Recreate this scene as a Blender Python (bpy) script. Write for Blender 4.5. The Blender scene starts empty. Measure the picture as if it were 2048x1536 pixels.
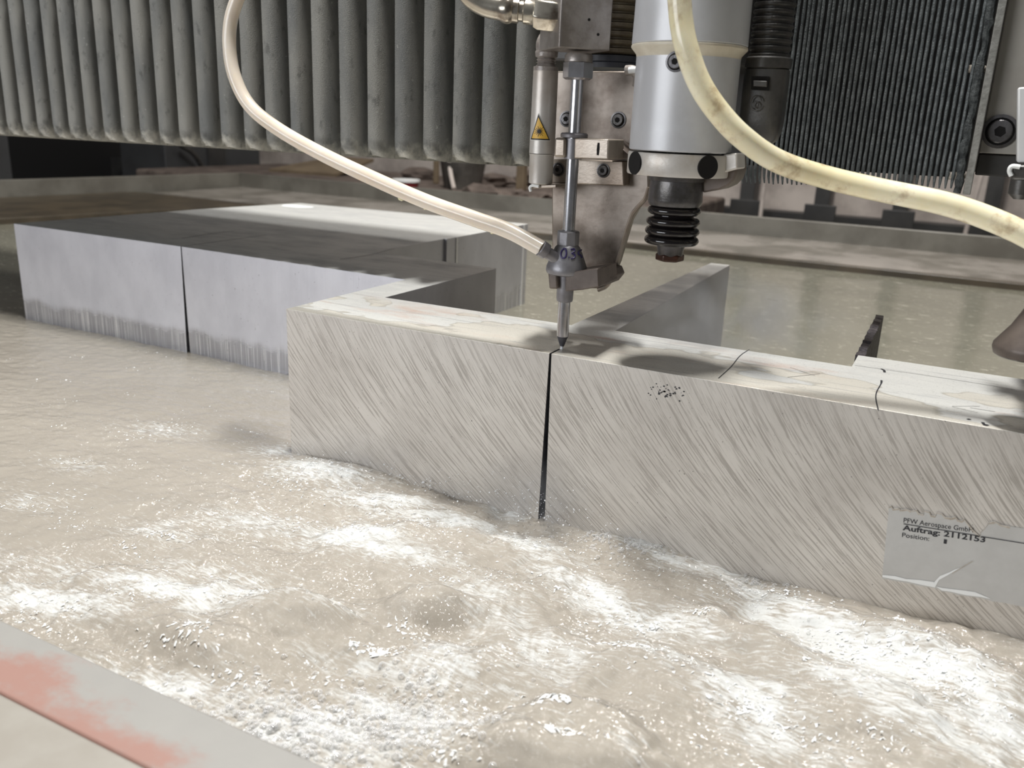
import bpy, bmesh, math, random
import numpy as np
from mathutils import Vector, Matrix
random.seed(7); rng = np.random.default_rng(7)
S = bpy.context.scene; COL = S.collection
# ------------------------------------------------------------------ camera, sky, lights, exposure
FPX = 1737.9
CAM = np.array([0.4936, -0.5505, 0.290])
ROT = np.array([[0.8863, -0.1684, 0.4315], [0.4615, 0.2415, -0.8536], [0.0396, 0.9557, 0.2918]])
cd = bpy.data.cameras.new('camera'); cam = bpy.data.objects.new('camera', cd); COL.objects.link(cam)
m4 = Matrix.Identity(4)
for i in range(3):
    for j in range(3): m4[i][j] = float(ROT[i, j])
    m4[i][3] = float(CAM[i])
cam.matrix_world = m4
cd.sensor_width = 36; cd.lens = FPX / 2048 * 36; cd.clip_start = 0.01; cd.clip_end = 60
cd.dof.use_dof = True; cd.dof.focus_distance = 0.64; cd.dof.aperture_fstop = 11
S.camera = cam
w = bpy.data.worlds.new('hall_light'); S.world = w; w.use_nodes = True
w.node_tree.nodes['Background'].inputs[0].default_value = (0.93, 0.97, 1.0, 1)
w.node_tree.nodes['Background'].inputs[1].default_value = 0.07
def area(name, loc, target, size, power, col):
    l = bpy.data.lights.new(name, 'AREA'); l.shape = 'RECTANGLE'; l.size, l.size_y = size; l.energy = power; l.color = col
    o = bpy.data.objects.new(name, l); COL.objects.link(o); o.location = loc
    o.rotation_euler = (Vector(target) - Vector(loc)).to_track_quat('-Z', 'Y').to_euler(); return o
area('hall_window', (-1.3, -2.6, .62), (0.1, 0.0, 0.2), (2.0, .8), 46, (.93, .96, 1.0))
area('rear_wall_fill', (0.0, 2.75, 2.0), (0.0, 3.2, 0.1), (1.6, .3), 9, (1, .95, .87))  # added fill, no lamp seen here; brightens back wall and rear ledge
area('overhead_strip_light', (0.22, 0.01, 3.1), (0.24, 0.02, 0), (.50, .16), 132, (1, .985, .95))
area('overhead_strip_light', (-0.2, 1.25, 3.1), (0.1, -.2, 0), (2.0, .10), 26, (1, .985, .95))  # added strip beyond the gantry, placed to make glints on the front water
area('overhead_strip_light', (-0.9, 1.0, 3.1), (0.2, -.2, 0), (.10, 1.2), 12, (1, .985, .95))  # second added strip, crossing the other, for more varied glints
S.view_settings.view_transform = 'Standard'; S.view_settings.look = 'None'
S.view_settings.gamma = 1; S.view_settings.use_curve_mapping = False; S.view_settings.exposure = 0.0

# ------------------------------------------------------------------ measuring helpers (pixel of the photograph -> point at a known plane)
def ray(x, y): return ROT @ np.array([(x - 1024) / FPX, -(y - 768) / FPX, -1.0])
def at(x, y, X=None, Y=None, Z=None):
    v = ray(x, y)
    t = (X - CAM[0]) / v[0] if X is not None else (Y - CAM[1]) / v[1] if Y is not None else (Z - CAM[2]) / v[2]
    return CAM + v * t
def proj(P):
    q = ROT.T @ (np.array(P) - CAM); return 1024 - FPX * q[0] / q[2], 768 + FPX * q[1] / q[2]
def mpp(P): return -(ROT.T @ (np.array(P) - CAM))[2] / FPX
def zat(X, Y, py):                       # height on a vertical axis seen at image row py
    lo, hi = -0.4, 0.9
    for _ in range(50):
        mid = (lo + hi) / 2
        if proj((X, Y, mid))[1] > py: lo = mid
        else: hi = mid
    return (lo + hi) / 2

# ------------------------------------------------------------------ materials
class NT:
    def __init__(s, name):
        s.m = bpy.data.materials.new(name); s.m.use_nodes = True
        s.t = s.m.node_tree; s.n = s.t.nodes; s.b = s.n['Principled BSDF']; s.out = s.n['Material Output']
    def node(s, typ, **kw):
        o = s.n.new(typ)
        for k, v in kw.items(): setattr(o, k, v)
        return o
    def link(s, a, b): s.t.links.new(a, b)
    def put(s, inp, v):
        if hasattr(v, 'node'): s.link(v, inp)
        elif isinstance(v, (tuple, list)) and len(v) == 3 and inp.type == 'RGBA': inp.default_value = (*v, 1)
        else: inp.default_value = v
    def pos(s, scale=(1, 1, 1), rot=(0, 0, 0), loc=(0, 0, 0)):
        g = s.node('ShaderNodeNewGeometry'); mp = s.node('ShaderNodeMapping')
        s.link(g.outputs['Position'], mp.inputs[0])
        mp.inputs[1].default_value = loc; mp.inputs[2].default_value = rot; mp.inputs[3].default_value = scale
        return mp.outputs[0]
    def obj(s, scale=(1, 1, 1)):
        g = s.node('ShaderNodeTexCoord'); mp = s.node('ShaderNodeMapping')
        s.link(g.outputs['Object'], mp.inputs[0]); mp.inputs[3].default_value = scale
        return mp.outputs[0]
    def noise(s, vec, scale=1, detail=4, rough=.55, dist=0):
        o = s.node('ShaderNodeTexNoise'); s.put(o.inputs['Vector'], vec); o.inputs['Scale'].default_value = scale
        o.inputs['Detail'].default_value = detail; o.inputs['Roughness'].default_value = rough; o.inputs['Distortion'].default_value = dist
        return o.outputs[0]
    def ramp(s, v, a, b):                # smooth 0..1 between a and b
        o = s.node('ShaderNodeMapRange', interpolation_type='SMOOTHSTEP'); s.put(o.inputs[0], v)
        o.inputs[1].default_value = a; o.inputs[2].default_value = b
        return o.outputs[0]
    def math(s, op, a, b=0.0, c=0.0):
        o = s.node('ShaderNodeMath', operation=op); s.put(o.inputs[0], a); s.put(o.inputs[1], b); s.put(o.inputs[2], c)
        return o.outputs[0]
    def mix(s, f, a, b):
        o = s.node('ShaderNodeMix', data_type='RGBA'); s.put(o.inputs[0], f); s.put(o.inputs[6], a); s.put(o.inputs[7], b)
        return o.outputs[2]
    def xyz(s, v):
        o = s.node('ShaderNodeSeparateXYZ'); s.link(v, o.inputs[0]); return o.outputs
    def attr(s, name):
        o = s.node('ShaderNodeAttribute'); o.attribute_name = name; return o.outputs['Fac']
    def bump(s, h, strength=.3, dist=.001, normal=None):
        o = s.node('ShaderNodeBump'); s.link(h, o.inputs['Height']); o.inputs['Strength'].default_value = strength; o.inputs['Distance'].default_value = dist
        if normal is not None: s.link(normal, o.inputs['Normal'])
        s.link(o.outputs[0], s.b.inputs['Normal']); return o.outputs[0]
    def base(s, c): s.put(s.b.inputs['Base Color'], c)
    def set(s, **kw):
        names = dict(rough='Roughness', metal='Metallic', ior='IOR', trans='Transmission Weight', sss='Subsurface Weight', coat='Coat Weight', spec='Specular IOR Level', alpha='Alpha')
        for k, v in kw.items(): s.put(s.b.inputs[names[k]], v)

def mat(name, c1, c2=None, scale=40, rough=.5, metal=0, bump=0, bscale=600, stretch=(1, 1, 1), lo=.35, hi=.65, spec=.5, coat=0):
    t = NT(name)
    if c2 is None: t.base(c1)
    else: t.base(t.mix(t.ramp(t.noise(t.pos(stretch), scale, 6, .62), lo, hi), c1, c2))
    t.set(rough=rough, metal=metal, spec=spec, coat=coat)
    if bump: t.bump(t.noise(t.pos(stretch), bscale, 4), bump, .001)
    return t.m

def lin(r, g, b):
    f = lambda c: ((c / 255 + .055) / 1.055) ** 2.4 if c > 10 else c / 255 / 12.92
    return (f(r), f(g), f(b))

def plate_top():
    t = NT('milled_aluminium_top')
    specks = t.ramp(t.noise(t.pos((60, 190, 60)), 9, 3, .7), .60, .68)
    cloud = t.ramp(t.noise(t.pos((6, 13, 6)), 2, 5, .6), .40, .68)
    rust = t.ramp(t.noise(t.pos((7, 22, 7), loc=(3.1, 1, 0)), 1.3, 5, .65), .50, .70)
    xs = t.xyz(t.pos())
    front = t.ramp(xs[1], .10, .06)
    c = t.mix(cloud, (.80, .80, .77), (.60, .60, .585))
    c = t.mix(t.math('MULTIPLY', t.math('MULTIPLY', rust, .55), front), c, (.62, .36, .25))
    sn = t.math('ADD', t.noise(t.pos((1, 1.6, 1), loc=(.35, .2, 0)), 13, 3, .5), t.math('MULTIPLY', t.math('SUBTRACT', .05, xs[1]), 2.4))
    stain = t.math('MULTIPLY', t.ramp(sn, .52, .53), front)
    rimv = t.math('MULTIPLY', t.math('MULTIPLY', t.ramp(sn, .512, .522), t.ramp(sn, .545, .528)), front)
    c = t.mix(t.math('MULTIPLY', stain, .55), c, (.70, .645, .54))
    c = t.mix(t.math('MULTIPLY', rimv, .45), c, (.36, .33, .27))
    scr = t.ramp(t.noise(t.pos((9, 260, 9), rot=(0, 0, .12)), 1.5, 2), .62, .66)
    c = t.mix(t.math('MULTIPLY', scr, .35), c, (.25, .25, .27))
    c = t.mix(t.math('MULTIPLY', specks, .65), c, (.13, .12, .11))
    t.base(c); t.set(rough=t.math('MULTIPLY_ADD', cloud, .14, .38), metal=.42)
    t.bump(t.noise(t.pos((300, 1200, 300)), 1.5, 3), .12, .0006)
    return t.m

def plate_saw():
    t = NT('sawn_aluminium_face')
    x = t.xyz(t.pos())
    a = math.radians(60)
    zz = t.math('SUBTRACT', .13, x[2])
    curve = t.math('MULTIPLY', t.math('MULTIPLY', zz, zz), 2.4)
    u = t.math('SUBTRACT', t.math('MULTIPLY', x[0], math.sin(a)), t.math('ADD', t.math('MULTIPLY', zz, math.cos(a)), curve))
    v = t.math('ADD', t.math('MULTIPLY', x[0], math.cos(a)), t.math('MULTIPLY', zz, math.sin(a)))
    cmb = t.node('ShaderNodeCombineXYZ'); t.link(t.math('MULTIPLY', u, 640.), cmb.inputs[0]); t.link(t.math('MULTIPLY', v, 15.), cmb.inputs[1])
    cm2 = t.node('ShaderNodeCombineXYZ'); t.link(t.math('MULTIPLY', u, 1400.), cm2.inputs[0]); t.link(t.math('MULTIPLY', v, 70.), cm2.inputs[1])
    n1 = t.noise(cmb.outputs[0], 1.0, 2, .5, .3); n2 = t.noise(cm2.outputs[0], 1.0, 3, .6, .4)
    g = t.math('ADD', t.math('MULTIPLY', n1, .6), t.math('MULTIPLY', n2, .4))
    groove = t.ramp(g, .52, .41)
    cloud = t.ramp(t.noise(t.pos(), 14, 4), .35, .7)
    fade = t.ramp(x[2], .135, .10)
    c = t.mix(cloud, (.665, .63, .585), (.57, .535, .495))
    c = t.mix(t.math('MULTIPLY', groove, t.math('MULTIPLY_ADD', fade, .35, .30)), c, (.30, .27, .24))
    pits = t.ramp(t.noise(t.pos(), 520, 2, .6), .68, .73)
    c = t.mix(t.math('MULTIPLY', pits, .7), c, (.07, .06, .055))
    t.base(c); t.set(rough=.42, metal=.35)
    t.bump(g, .5, .0006)
    return t.m

def plate_jet():
    t = NT('waterjet_cut_aluminium_face')
    x = t.xyz(t.pos())
    n = t.noise(t.pos((900, 900, 6)), 1, 3, .6)
    cloud = t.ramp(t.noise(t.pos((1, 1, .6)), 22, 5, .6), .3, .75)
    c = t.mix(cloud, (.62, .62, .66), (.53, .53, .57))
    edge = t.math('ADD', x[2], t.math('MULTIPLY', t.noise(t.pos((1, 1, 0)), 14, 3), -.05))
    wet = t.ramp(edge, .010, -.004)
    streak = t.math('MULTIPLY', t.ramp(n, .54, .62), wet)
    c = t.mix(t.math('MULTIPLY', wet, .6), c, (.34, .34, .38))
    c = t.mix(t.math('MULTIPLY', streak, .9), c, (.95, .97, 1.0))
    pits = t.ramp(t.noise(t.pos(), 330, 2, .6), .70, .75)
    c = t.mix(t.math('MULTIPLY', pits, .6), c, (.12, .11, .12))
    t.base(c); t.set(rough=t.math('MULTIPLY_ADD', wet, -.22, .42), metal=.7)
    t.bump(n, .25, .0006)
    return t.m

def water_mat():
    t = NT('murky_abrasive_water')
    x = t.xyz(t.pos())
    foam = t.attr('foam')
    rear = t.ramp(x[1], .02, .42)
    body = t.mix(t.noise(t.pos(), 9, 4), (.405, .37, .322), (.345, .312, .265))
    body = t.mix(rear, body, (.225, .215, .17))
    side = t.ramp(x[0], .10, .38)
    def streak(fu, fv, seed):            # short streaks drawn along the flow, turning from left to right
        a_ = t.noise(t.pos((fu, fv, 1), rot=(0, 0, math.radians(-88)), loc=(seed, 0, 0)), 1, 2, .5, .4)
        b_ = t.noise(t.pos((fu, fv, 1), rot=(0, 0, math.radians(-52)), loc=(seed + 5, 0, 0)), 1, 2, .5, .4)
        return t.math('ADD', t.math('MULTIPLY', a_, t.math('SUBTRACT', 1.0, side)), t.math('MULTIPLY', b_, side))
    s1 = streak(120, 620, 0.0); s2 = streak(45, 260, 3.0)
    fine = t.noise(t.pos(), 700, 2, .6)
    fl = t.math('ADD', foam, t.math('MULTIPLY', t.math('SUBTRACT', s1, .5), 1.7))
    fl = t.math('ADD', fl, t.math('MULTIPLY', t.math('SUBTRACT', s2, .5), .55))
    fl = t.math('ADD', fl, t.math('MULTIPLY', t.math('SUBTRACT', fine, .5), .45))
    fm = t.math('MULTIPLY', t.ramp(fl, .18, 1.05), .95)
    c = t.mix(fm, body, (.68, .69, .68))
    fleck = t.ramp(t.noise(t.pos((9, 34, 1), rot=(0, 0, .12)), 2.2, 4, .62), .64, .69)
    fl2 = t.ramp(t.noise(t.pos((26, 95, 1), rot=(0, 0, .12)), 2.2, 3, .6), .62, .68)
    fleck = t.math('MULTIPLY', t.math('MAXIMUM', fleck, fl2), t.ramp(x[1], .10, .22))
    c = t.mix(t.math('MULTIPLY', fleck, .8), c, (.62, .59, .49))
    b1 = t.noise(t.pos((1, 1.5, 1)), 190, 1, .5, .6); b2 = t.noise(t.pos((1, 1.3, 1)), 480, 1, .5, .4)
    hgt = t.math('ADD', b1, t.math('MULTIPLY', b2, .55))
    hgt = t.math('ADD', hgt, t.math('MULTIPLY', s1, t.math('MULTIPLY', foam, .35)))
    bp = t.node('ShaderNodeBump'); t.link(hgt, bp.inputs['Height']); bp.inputs['Distance'].default_value = .0072
    t.link(t.math('MULTIPLY_ADD', t.attr('chop'), .95, .010), bp.inputs['Strength'])
    df = t.node('ShaderNodeBsdfDiffuse'); t.link(c, df.inputs[0])
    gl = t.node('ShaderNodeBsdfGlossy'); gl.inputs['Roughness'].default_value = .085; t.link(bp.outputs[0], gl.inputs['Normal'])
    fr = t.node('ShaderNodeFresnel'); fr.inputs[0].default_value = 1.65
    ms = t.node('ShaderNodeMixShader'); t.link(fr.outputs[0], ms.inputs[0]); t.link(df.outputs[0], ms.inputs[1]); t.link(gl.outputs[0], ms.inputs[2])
    t.link(ms.outputs[0], t.out.inputs[0]); return t.m

def bubble_mat():
    t = NT('soap_bubble_film')
    lw = t.node('ShaderNodeLayerWeight'); lw.inputs[0].default_value = .35
    tr = t.node('ShaderNodeBsdfTransparent'); gl = t.node('ShaderNodeBsdfGlossy'); gl.inputs['Roughness'].default_value = .03
    df = t.node('ShaderNodeBsdfDiffuse'); df.inputs[0].default_value = (.9, .9, .9, 1)
    m1 = t.node('ShaderNodeMixShader'); t.link(t.math('MULTIPLY_ADD', lw.outputs[1], .35, .05), m1.inputs[0]); t.link(tr.outputs[0], m1.inputs[1]); t.link(gl.outputs[0], m1.inputs[2])
    m2 = t.node('ShaderNodeMixShader'); t.link(t.math('MULTIPLY_ADD', lw.outputs[1], .75, .05), m2.inputs[0]); t.link(m1.outputs[0], m2.inputs[1]); t.link(df.outputs[0], m2.inputs[2])
    t.link(m2.outputs[0], t.out.inputs[0]); return t.m

def mist_mat(name, density, scale, col=(.93, .94, .98)):
    t = NT(name); t.n.remove(t.b)
    g = t.node('ShaderNodeTexCoord'); mp = t.node('ShaderNodeMapping'); t.link(g.outputs['Generated'], mp.inputs[0])
    mp.inputs[1].default_value = (-1, -1, -1); mp.inputs[3].default_value = (2, 2, 2)
    ln = t.node('ShaderNodeVectorMath', operation='LENGTH'); t.link(mp.outputs[0], ln.inputs[0])
    fall = t.ramp(ln.outputs['Value'], 1.0, .15)
    n = t.ramp(t.noise(t.pos(), scale, 4, .6, .8), .42, .68)
    pv = t.node('ShaderNodeVolumePrincipled'); pv.inputs['Color'].default_value = (*col, 1); pv.inputs['Anisotropy'].default_value = .2
    t.link(t.math('MULTIPLY', t.math('MULTIPLY', fall, n), density), pv.inputs['Density'])
    t.link(pv.outputs[0], t.out.inputs['Volume']); return t.m

def bellows_mat():
    t = NT('dusty_grey_bellows_fabric')
    x = t.xyz(t.pos())
    weave = t.noise(t.pos((1, 1, 1)), 1300, 2, .5)
    c = t.mix(t.ramp(t.noise(t.pos((1, 1, .25)), 40, 5), .3, .75), (.30, .295, .27), (.18, .185, .18))
    lime = t.math('ADD', t.math('SUBTRACT', x[2], t.math('MULTIPLY', x[0], .007)), t.math('MULTIPLY', t.noise(t.pos(), 75, 4, .65), .045))
    c = t.mix(t.math('MULTIPLY', t.ramp(lime, .288, .266), .9), c, (.74, .72, .64))
    gr = t.ramp(t.noise(t.pos((1, 1, .5)), 95, 4, .7), .56, .72)
    c = t.mix(t.math('MULTIPLY', gr, .55), c, (.07, .07, .065))
    sp = t.ramp(t.noise(t.pos(), 260, 2), .70, .74)
    c = t.mix(t.math('MULTIPLY', sp, .5), c, (.5, .5, .46))
    t.base(c); t.set(rough=.8); t.bump(weave, .6, .0008)
    return t.m

def hose_mat(name, c1, c2, stain):
    t = NT(name)
    x = t.xyz(t.pos())
    c = t.mix(t.ramp(t.noise(t.pos(), 30, 4), .3, .7), c1, c2)
    s = t.math('MULTIPLY', t.ramp(t.noise(t.pos(), 55, 5, .65), .50, .68), stain)
    c = t.mix(s, c, (.35, .19, .06))
    t.base(c); t.set(rough=.22, sss=.35); t.b.inputs['Subsurface Radius'].default_value = (.006, .005, .003); t.b.inputs['Subsurface Scale'].default_value = 1.0
    return t.m

MT = dict(
    top=plate_top(), saw=plate_saw(), jet=plate_jet(), water=water_mat(), bubble=bubble_mat(), bellows=bellows_mat(),
    dark_al=mat('oxidised_aluminium_side', (.50, .48, .46), (.38, .36, .35), 60, .5, .3, .2),
    burr=mat('bright_burr', (.9, .9, .9), None, rough=.35, metal=.5),
    ink=mat('black_marker_ink', (.02, .02, .025), rough=.5),
    ink_blue=mat('violet_marker_ink', (.03, .02, .10), rough=.5),
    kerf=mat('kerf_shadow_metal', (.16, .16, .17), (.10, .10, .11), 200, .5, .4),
    label=mat('grey_label_film', (.54, .53, .51), (.50, .49, .47), 60, .4, 0, .05),
    label_white=mat('torn_label_paper', (.86, .87, .86), rough=.7),
    label_edge=mat('label_torn_edge', (.38, .33, .27), (.55, .5, .44), 300, .7),
    slat=mat('black_scaled_steel', (.035, .03, .035), (.09, .08, .085), 300, .5, .3, .8, 400),
    steel=mat('stained_stainless_steel', (.40, .35, .30), (.22, .17, .13), 28, .36, .55, .08, lo=.3, hi=.8),
    steel_plate=mat('dirty_bracket_steel', (.30, .26, .225), (.12, .09, .07), 34, .42, .5, .06, 500, lo=.35, hi=.75),
    block=mat('grey_valve_block_steel', (.36, .33, .31), (.22, .195, .175), 40, .36, .5, .12),
    tube=mat('polished_tube_steel', (.60, .60, .63), (.38, .36, .36), 50, .22, .85, 0, lo=.4, hi=.75),
    chamber=mat('grey_cast_chamber', (.27, .265, .28), (.20, .19, .20), 60, .42, .5, .1),
    chrome=mat('dirty_chrome', (.58, .54, .46), (.16, .12, .09), 70, .24, .8, .05, lo=.45, hi=.75),
    tip_dark=mat('dark_carbide', (.10, .10, .12), (.17, .17, .19), 90, .3, .6),
    jetmat=mat('white_water_jet', (.85, .87, .9), rough=.1),
    spindle=mat('pale_grey_anodised', (.64, .65, .67), (.56, .56, .575), 18, .36, .15, .03),
    spindle_dirty=mat('stained_spindle_ring', (.64, .61, .57), (.36, .28, .20), 24, .4, .25, .1, lo=.45, hi=.8),
    cream=mat('cream_chamfer', (.66, .61, .50), (.54, .48, .38), 40, .5),
    dark_steel=mat('oily_dark_steel', (.13, .125, .13), (.06, .055, .05), 40, .3, .5, .1),
    brown=mat('brown_cast_bracket', (.16, .13, .11), (.10, .08, .07), 40, .45, .3),
    rubber=mat('wet_black_rubber', (.012, .010, .010), rough=.14, spec=.6),
    rust=mat('rusty_bolt', (.085, .035, .022), (.05, .025, .018), 120, .35, .4),
    hole=mat('black_hole', (.005, .004, .004), rough=.9),
    plastic=mat('black_plastic', (.035, .034, .034), (.075, .07, .065), 40, .35, 0, .1),
    conduit=mat('black_conduit', (.025, .024, .023), (.06, .055, .05), 60, .4, 0, .2),
    fine_bellows=mat('slate_bellows_cord', (.20, .22, .225), (.11, .125, .13), 150, .75, 0, .9, 700),
    frayed=mat('frayed_black_cord', (.035, .04, .042), (.10, .11, .11), 260, .8, 0, .9, 700),
    black=mat('black_fabric', (.012, .012, .012), rough=.9),
    painted=mat('grey_painted_plate', (.36, .34, .305), (.31, .285, .25), 14, .5, 0, .08, 300),
    painted_dark=mat('dark_painted_steel', (.06, .057, .055), (.04, .037, .034), 20, .5),
    endplate=mat('worn_end_plate', (.34, .335, .31), (.24, .235, .215), 180, .6, .1, .5, 300),
    white=mat('white_plastic', (.78, .78, .78), rough=.35),
    bronze=mat('bronze_bellows', (.20, .165, .11), (.11, .09, .065), 50, .35, .3),
    blue_ring=mat('slate_ring', (.055, .06, .075), rough=.4),
    laser=mat('laser_housing', (.58, .55, .51), (.40, .34, .29), 22, .4, .35, .05, lo=.35, hi=.8),
    elbow=mat('translucent_elbow', (.40, .36, .33), (.24, .21, .19), 90, .3, .1, .3),
    yellow=mat('warning_yellow', (.72, .43, .06), rough=.45), black_print=mat('warning_black', (.015, .013, .012), rough=.5), white_print=mat('warning_white', (.75, .73, .68), rough=.5),
    glint_white=mat('white_glint', (.93, .94, .94), rough=.25),
    hose_white=hose_mat('milky_hose', (.84, .76, .66), (.78, .68, .56), .0),
    hose_yellow=hose_mat('yellowed_hose', (.93, .87, .66), (.86, .77, .50), .5),
    droplet=mat('clear_droplet', (.75, .70, .45), rough=.03, spec=1.0),
    tank=mat('tank_steel', (.19, .18, .155), (.14, .13, .11), 10, .35, .1, .1),
    tank_rust_shade=mat('shade_dark_rusty_ledge', (.075, .058, .038), (.045, .036, .025), 9, .4, 0, .2, 200),  # rust brown, darkened further to carry the shade on the left side
    tank_wet=mat('wet_ledge', (.38, .345, .31), (.20, .18, .155), 5, .16, 0, .06, 120, lo=.4, hi=.6),
    wall=mat('mottled_concrete', (.60, .53, .48), (.40, .345, .315), 6, .85, 0, .3, 40),
    dark=mat('shade_black_wall', (.010, .0095, .010), rough=.7),  # near-black colour stands in for shade on the left wall
    post=mat('dark_post_steel', (.035, .034, .034), (.05, .048, .046), 8, .5),
    cabinet=mat('grey_cabinet', (.06, .062, .065), (.05, .05, .052), 5, .5),
    floor=mat('dark_shop_floor', (.05, .045, .04), (.035, .03, .028), 3, .7),
    cardboard=mat('dusty_board', (.20, .15, .095), (.15, .11, .07), 10, .8),
    red=mat('red_pot', (.22, .016, .022), rough=.4), bucket=mat('dark_bucket', (.05, .045, .04), (.10, .09, .08), 12, .5),
    rubble=mat('dusty_rubble', (.16, .125, .105), (.08, .06, .05), 14, .85, 0, .5, 90),
)
def paint_red():
    t = NT('worn_red_and_grey_paint')
    x = t.xyz(t.pos())
    n = t.noise(t.pos((1, 1.5, 1)), 26, 6, .68)
    v = t.math('ADD', t.math('MULTIPLY', t.math('SUBTRACT', -.322, x[1]), 26.), t.math('MULTIPLY', t.math('SUBTRACT', .17, x[0]), 3.2))
    v = t.math('ADD', v, t.math('MULTIPLY', t.math('SUBTRACT', n, .5), 2.2))
    c = t.mix(t.math('MULTIPLY', t.ramp(v, .10, .85), .85), t.mix(t.noise(t.pos(), 40, 4), (.345, .335, .315), (.30, .29, .275)), (.35, .185, .15))
    t.base(c); t.set(rough=.45); t.bump(t.noise(t.pos(), 500, 3), .1, .001)
    return t.m
MT['paint_red'] = paint_red()

# ------------------------------------------------------------------ mesh helpers
class M:
    def __init__(s): s.v = []; s.f = []; s.mi = []; s.cur = 0
    def vert(s, p): s.v.append(tuple(float(c) for c in p)); return len(s.v) - 1
    def face(s, ids): s.f.append(tuple(ids)); s.mi.append(s.cur)
    def poly(s, pts): s.face([s.vert(p) for p in pts])
    def box(s, a, b):
        x0, y0, z0 = a; x1, y1, z1 = b
        i = [s.vert(p) for p in ((x0, y0, z0), (x1, y0, z0), (x1, y1, z0), (x0, y1, z0), (x0, y0, z1), (x1, y0, z1), (x1, y1, z1), (x0, y1, z1))]
        for q in ((3, 2, 1, 0), (4, 5, 6, 7), (0, 1, 5, 4), (1, 2, 6, 5), (2, 3, 7, 6), (3, 0, 4, 7)): s.face([i[k] for k in q])
    def extrude(s, pts, d):              # polygon loop + vector
        d = np.array(d); n = len(pts)
        a = [s.vert(p) for p in pts]; b = [s.vert(np.array(p) + d) for p in pts]
        s.face(a[::-1]); s.face(b)
        for k in range(n): s.face((a[k], a[(k + 1) % n], b[(k + 1) % n], b[k]))
    def lathe(s, prof, c=(0, 0, 0), axis=(0, 0, 1), n=32, a0=0.0, cap=True):   # prof: (r, h)
        ax = Vector(axis).normalized(); u = ax.orthogonal().normalized(); v = ax.cross(u); c = Vector([float(q) for q in c])
        if abs(ax.z) > .999: u = Vector((1, 0, 0)); v = ax.cross(u)
        rings = []
        for r, h in prof:
            rings.append([s.vert(c + ax * float(h) + (u * math.cos(a0 + 2 * math.pi * k / n) + v * math.sin(a0 + 2 * math.pi * k / n)) * float(max(r, 1e-5))) for k in range(n)])
        for a, b in zip(rings, rings[1:]):
            for k in range(n): s.face((a[k], a[(k + 1) % n], b[(k + 1) % n], b[k]))
        if cap: s.face(rings[0][::-1]); s.face(rings[-1])
    def tube(s, pts, rad, n=12, cap=True):
        pts = [Vector([float(q) for q in p]) for p in pts]; R = rad if hasattr(rad, '__len__') else [rad] * len(pts)
        u = None; rings = []
        for k, p in enumerate(pts):
            t = (pts[min(k + 1, len(pts) - 1)] - pts[max(k - 1, 0)]).normalized()
            u = t.orthogonal().normalized() if u is None else (u - t * u.dot(t)).normalized()
            v = t.cross(u)
            rings.append([s.vert(p + (u * math.cos(2 * math.pi * j / n) + v * math.sin(2 * math.pi * j / n)) * R[k]) for j in range(n)])
        for a, b in zip(rings, rings[1:]):
            for j in range(n): s.face((a[j], a[(j + 1) % n], b[(j + 1) % n], b[j]))
        if cap: s.face(rings[0][::-1]); s.face(rings[-1])
    def build(s, name, mats, parent=None, smooth=True, bevel=0, ang=35, **props):
        me = bpy.data.meshes.new(name)
        off = np.array(parent['base']) if parent is not None and 'base' in parent else np.zeros(3)
        v = np.array(s.v) - off
        me.from_pydata(v.tolist(), [], s.f)
        mats = mats if isinstance(mats, (list, tuple)) else [mats]
        for q in mats: me.materials.append(MT[q] if isinstance(q, str) else q)
        for p, k in zip(me.polygons, s.mi): p.material_index = k
        bm = bmesh.new(); bm.from_mesh(me); bmesh.ops.recalc_face_normals(bm, faces=bm.faces); bm.to_mesh(me); bm.free()
        if smooth: me.polygons.foreach_set('use_smooth', [True] * len(me.polygons)); me.set_sharp_from_angle(angle=math.radians(ang))
        o = bpy.data.objects.new(name, me); COL.objects.link(o)
        if parent is not None:
            o.parent = parent; o['base'] = list(off)
        if bevel:
            b = o.modifiers.new('edge', 'BEVEL'); b.width = bevel; b.segments = 2; b.limit_method = 'ANGLE'; b.angle_limit = math.radians(40)
        for k, q in props.items(): o[k] = q
        return o
def thing(name, label, cat, loc=(0, 0, 0), group=None):
    o = bpy.data.objects.new(name, None); COL.objects.link(o); o.location = [float(c) for c in loc]; o['base'] = [float(c) for c in loc]
    o.empty_display_size = .01
    return tag(o, label, cat, group)
def tag(o, label, cat, group=None):
    o['label'] = label; o['category'] = cat
    if group: o['group'] = group
    return o
def spline(ctrl, n=12):                   # Catmull-Rom through points
    P = [np.array(p, float) for p in ctrl]; P = [2 * P[0] - P[1]] + P + [2 * P[-1] - P[-2]]; out = []
    for k in range(1, len(P) - 2):
        a, b, c, d = P[k - 1:k + 3]
        for t in np.linspace(0, 1, n, endpoint=False):
            out.append(.5 * (2 * b + (c - a) * t + (2 * a - 5 * b + 4 * c - d) * t * t + (3 * b - a - 3 * c + d) * t ** 3))
    out.append(P[-2]); return out
def lathe_px(X, Y, rows):                 # rows: (image row, width in pixels) -> profile on a vertical axis
    out = []
    for py, wd in rows:
        z = zat(X, Y, py); out.append((wd / 2 * mpp((X, Y, z)), z))
    return out[::-1] if out[0][1] > out[-1][1] else out
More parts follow.
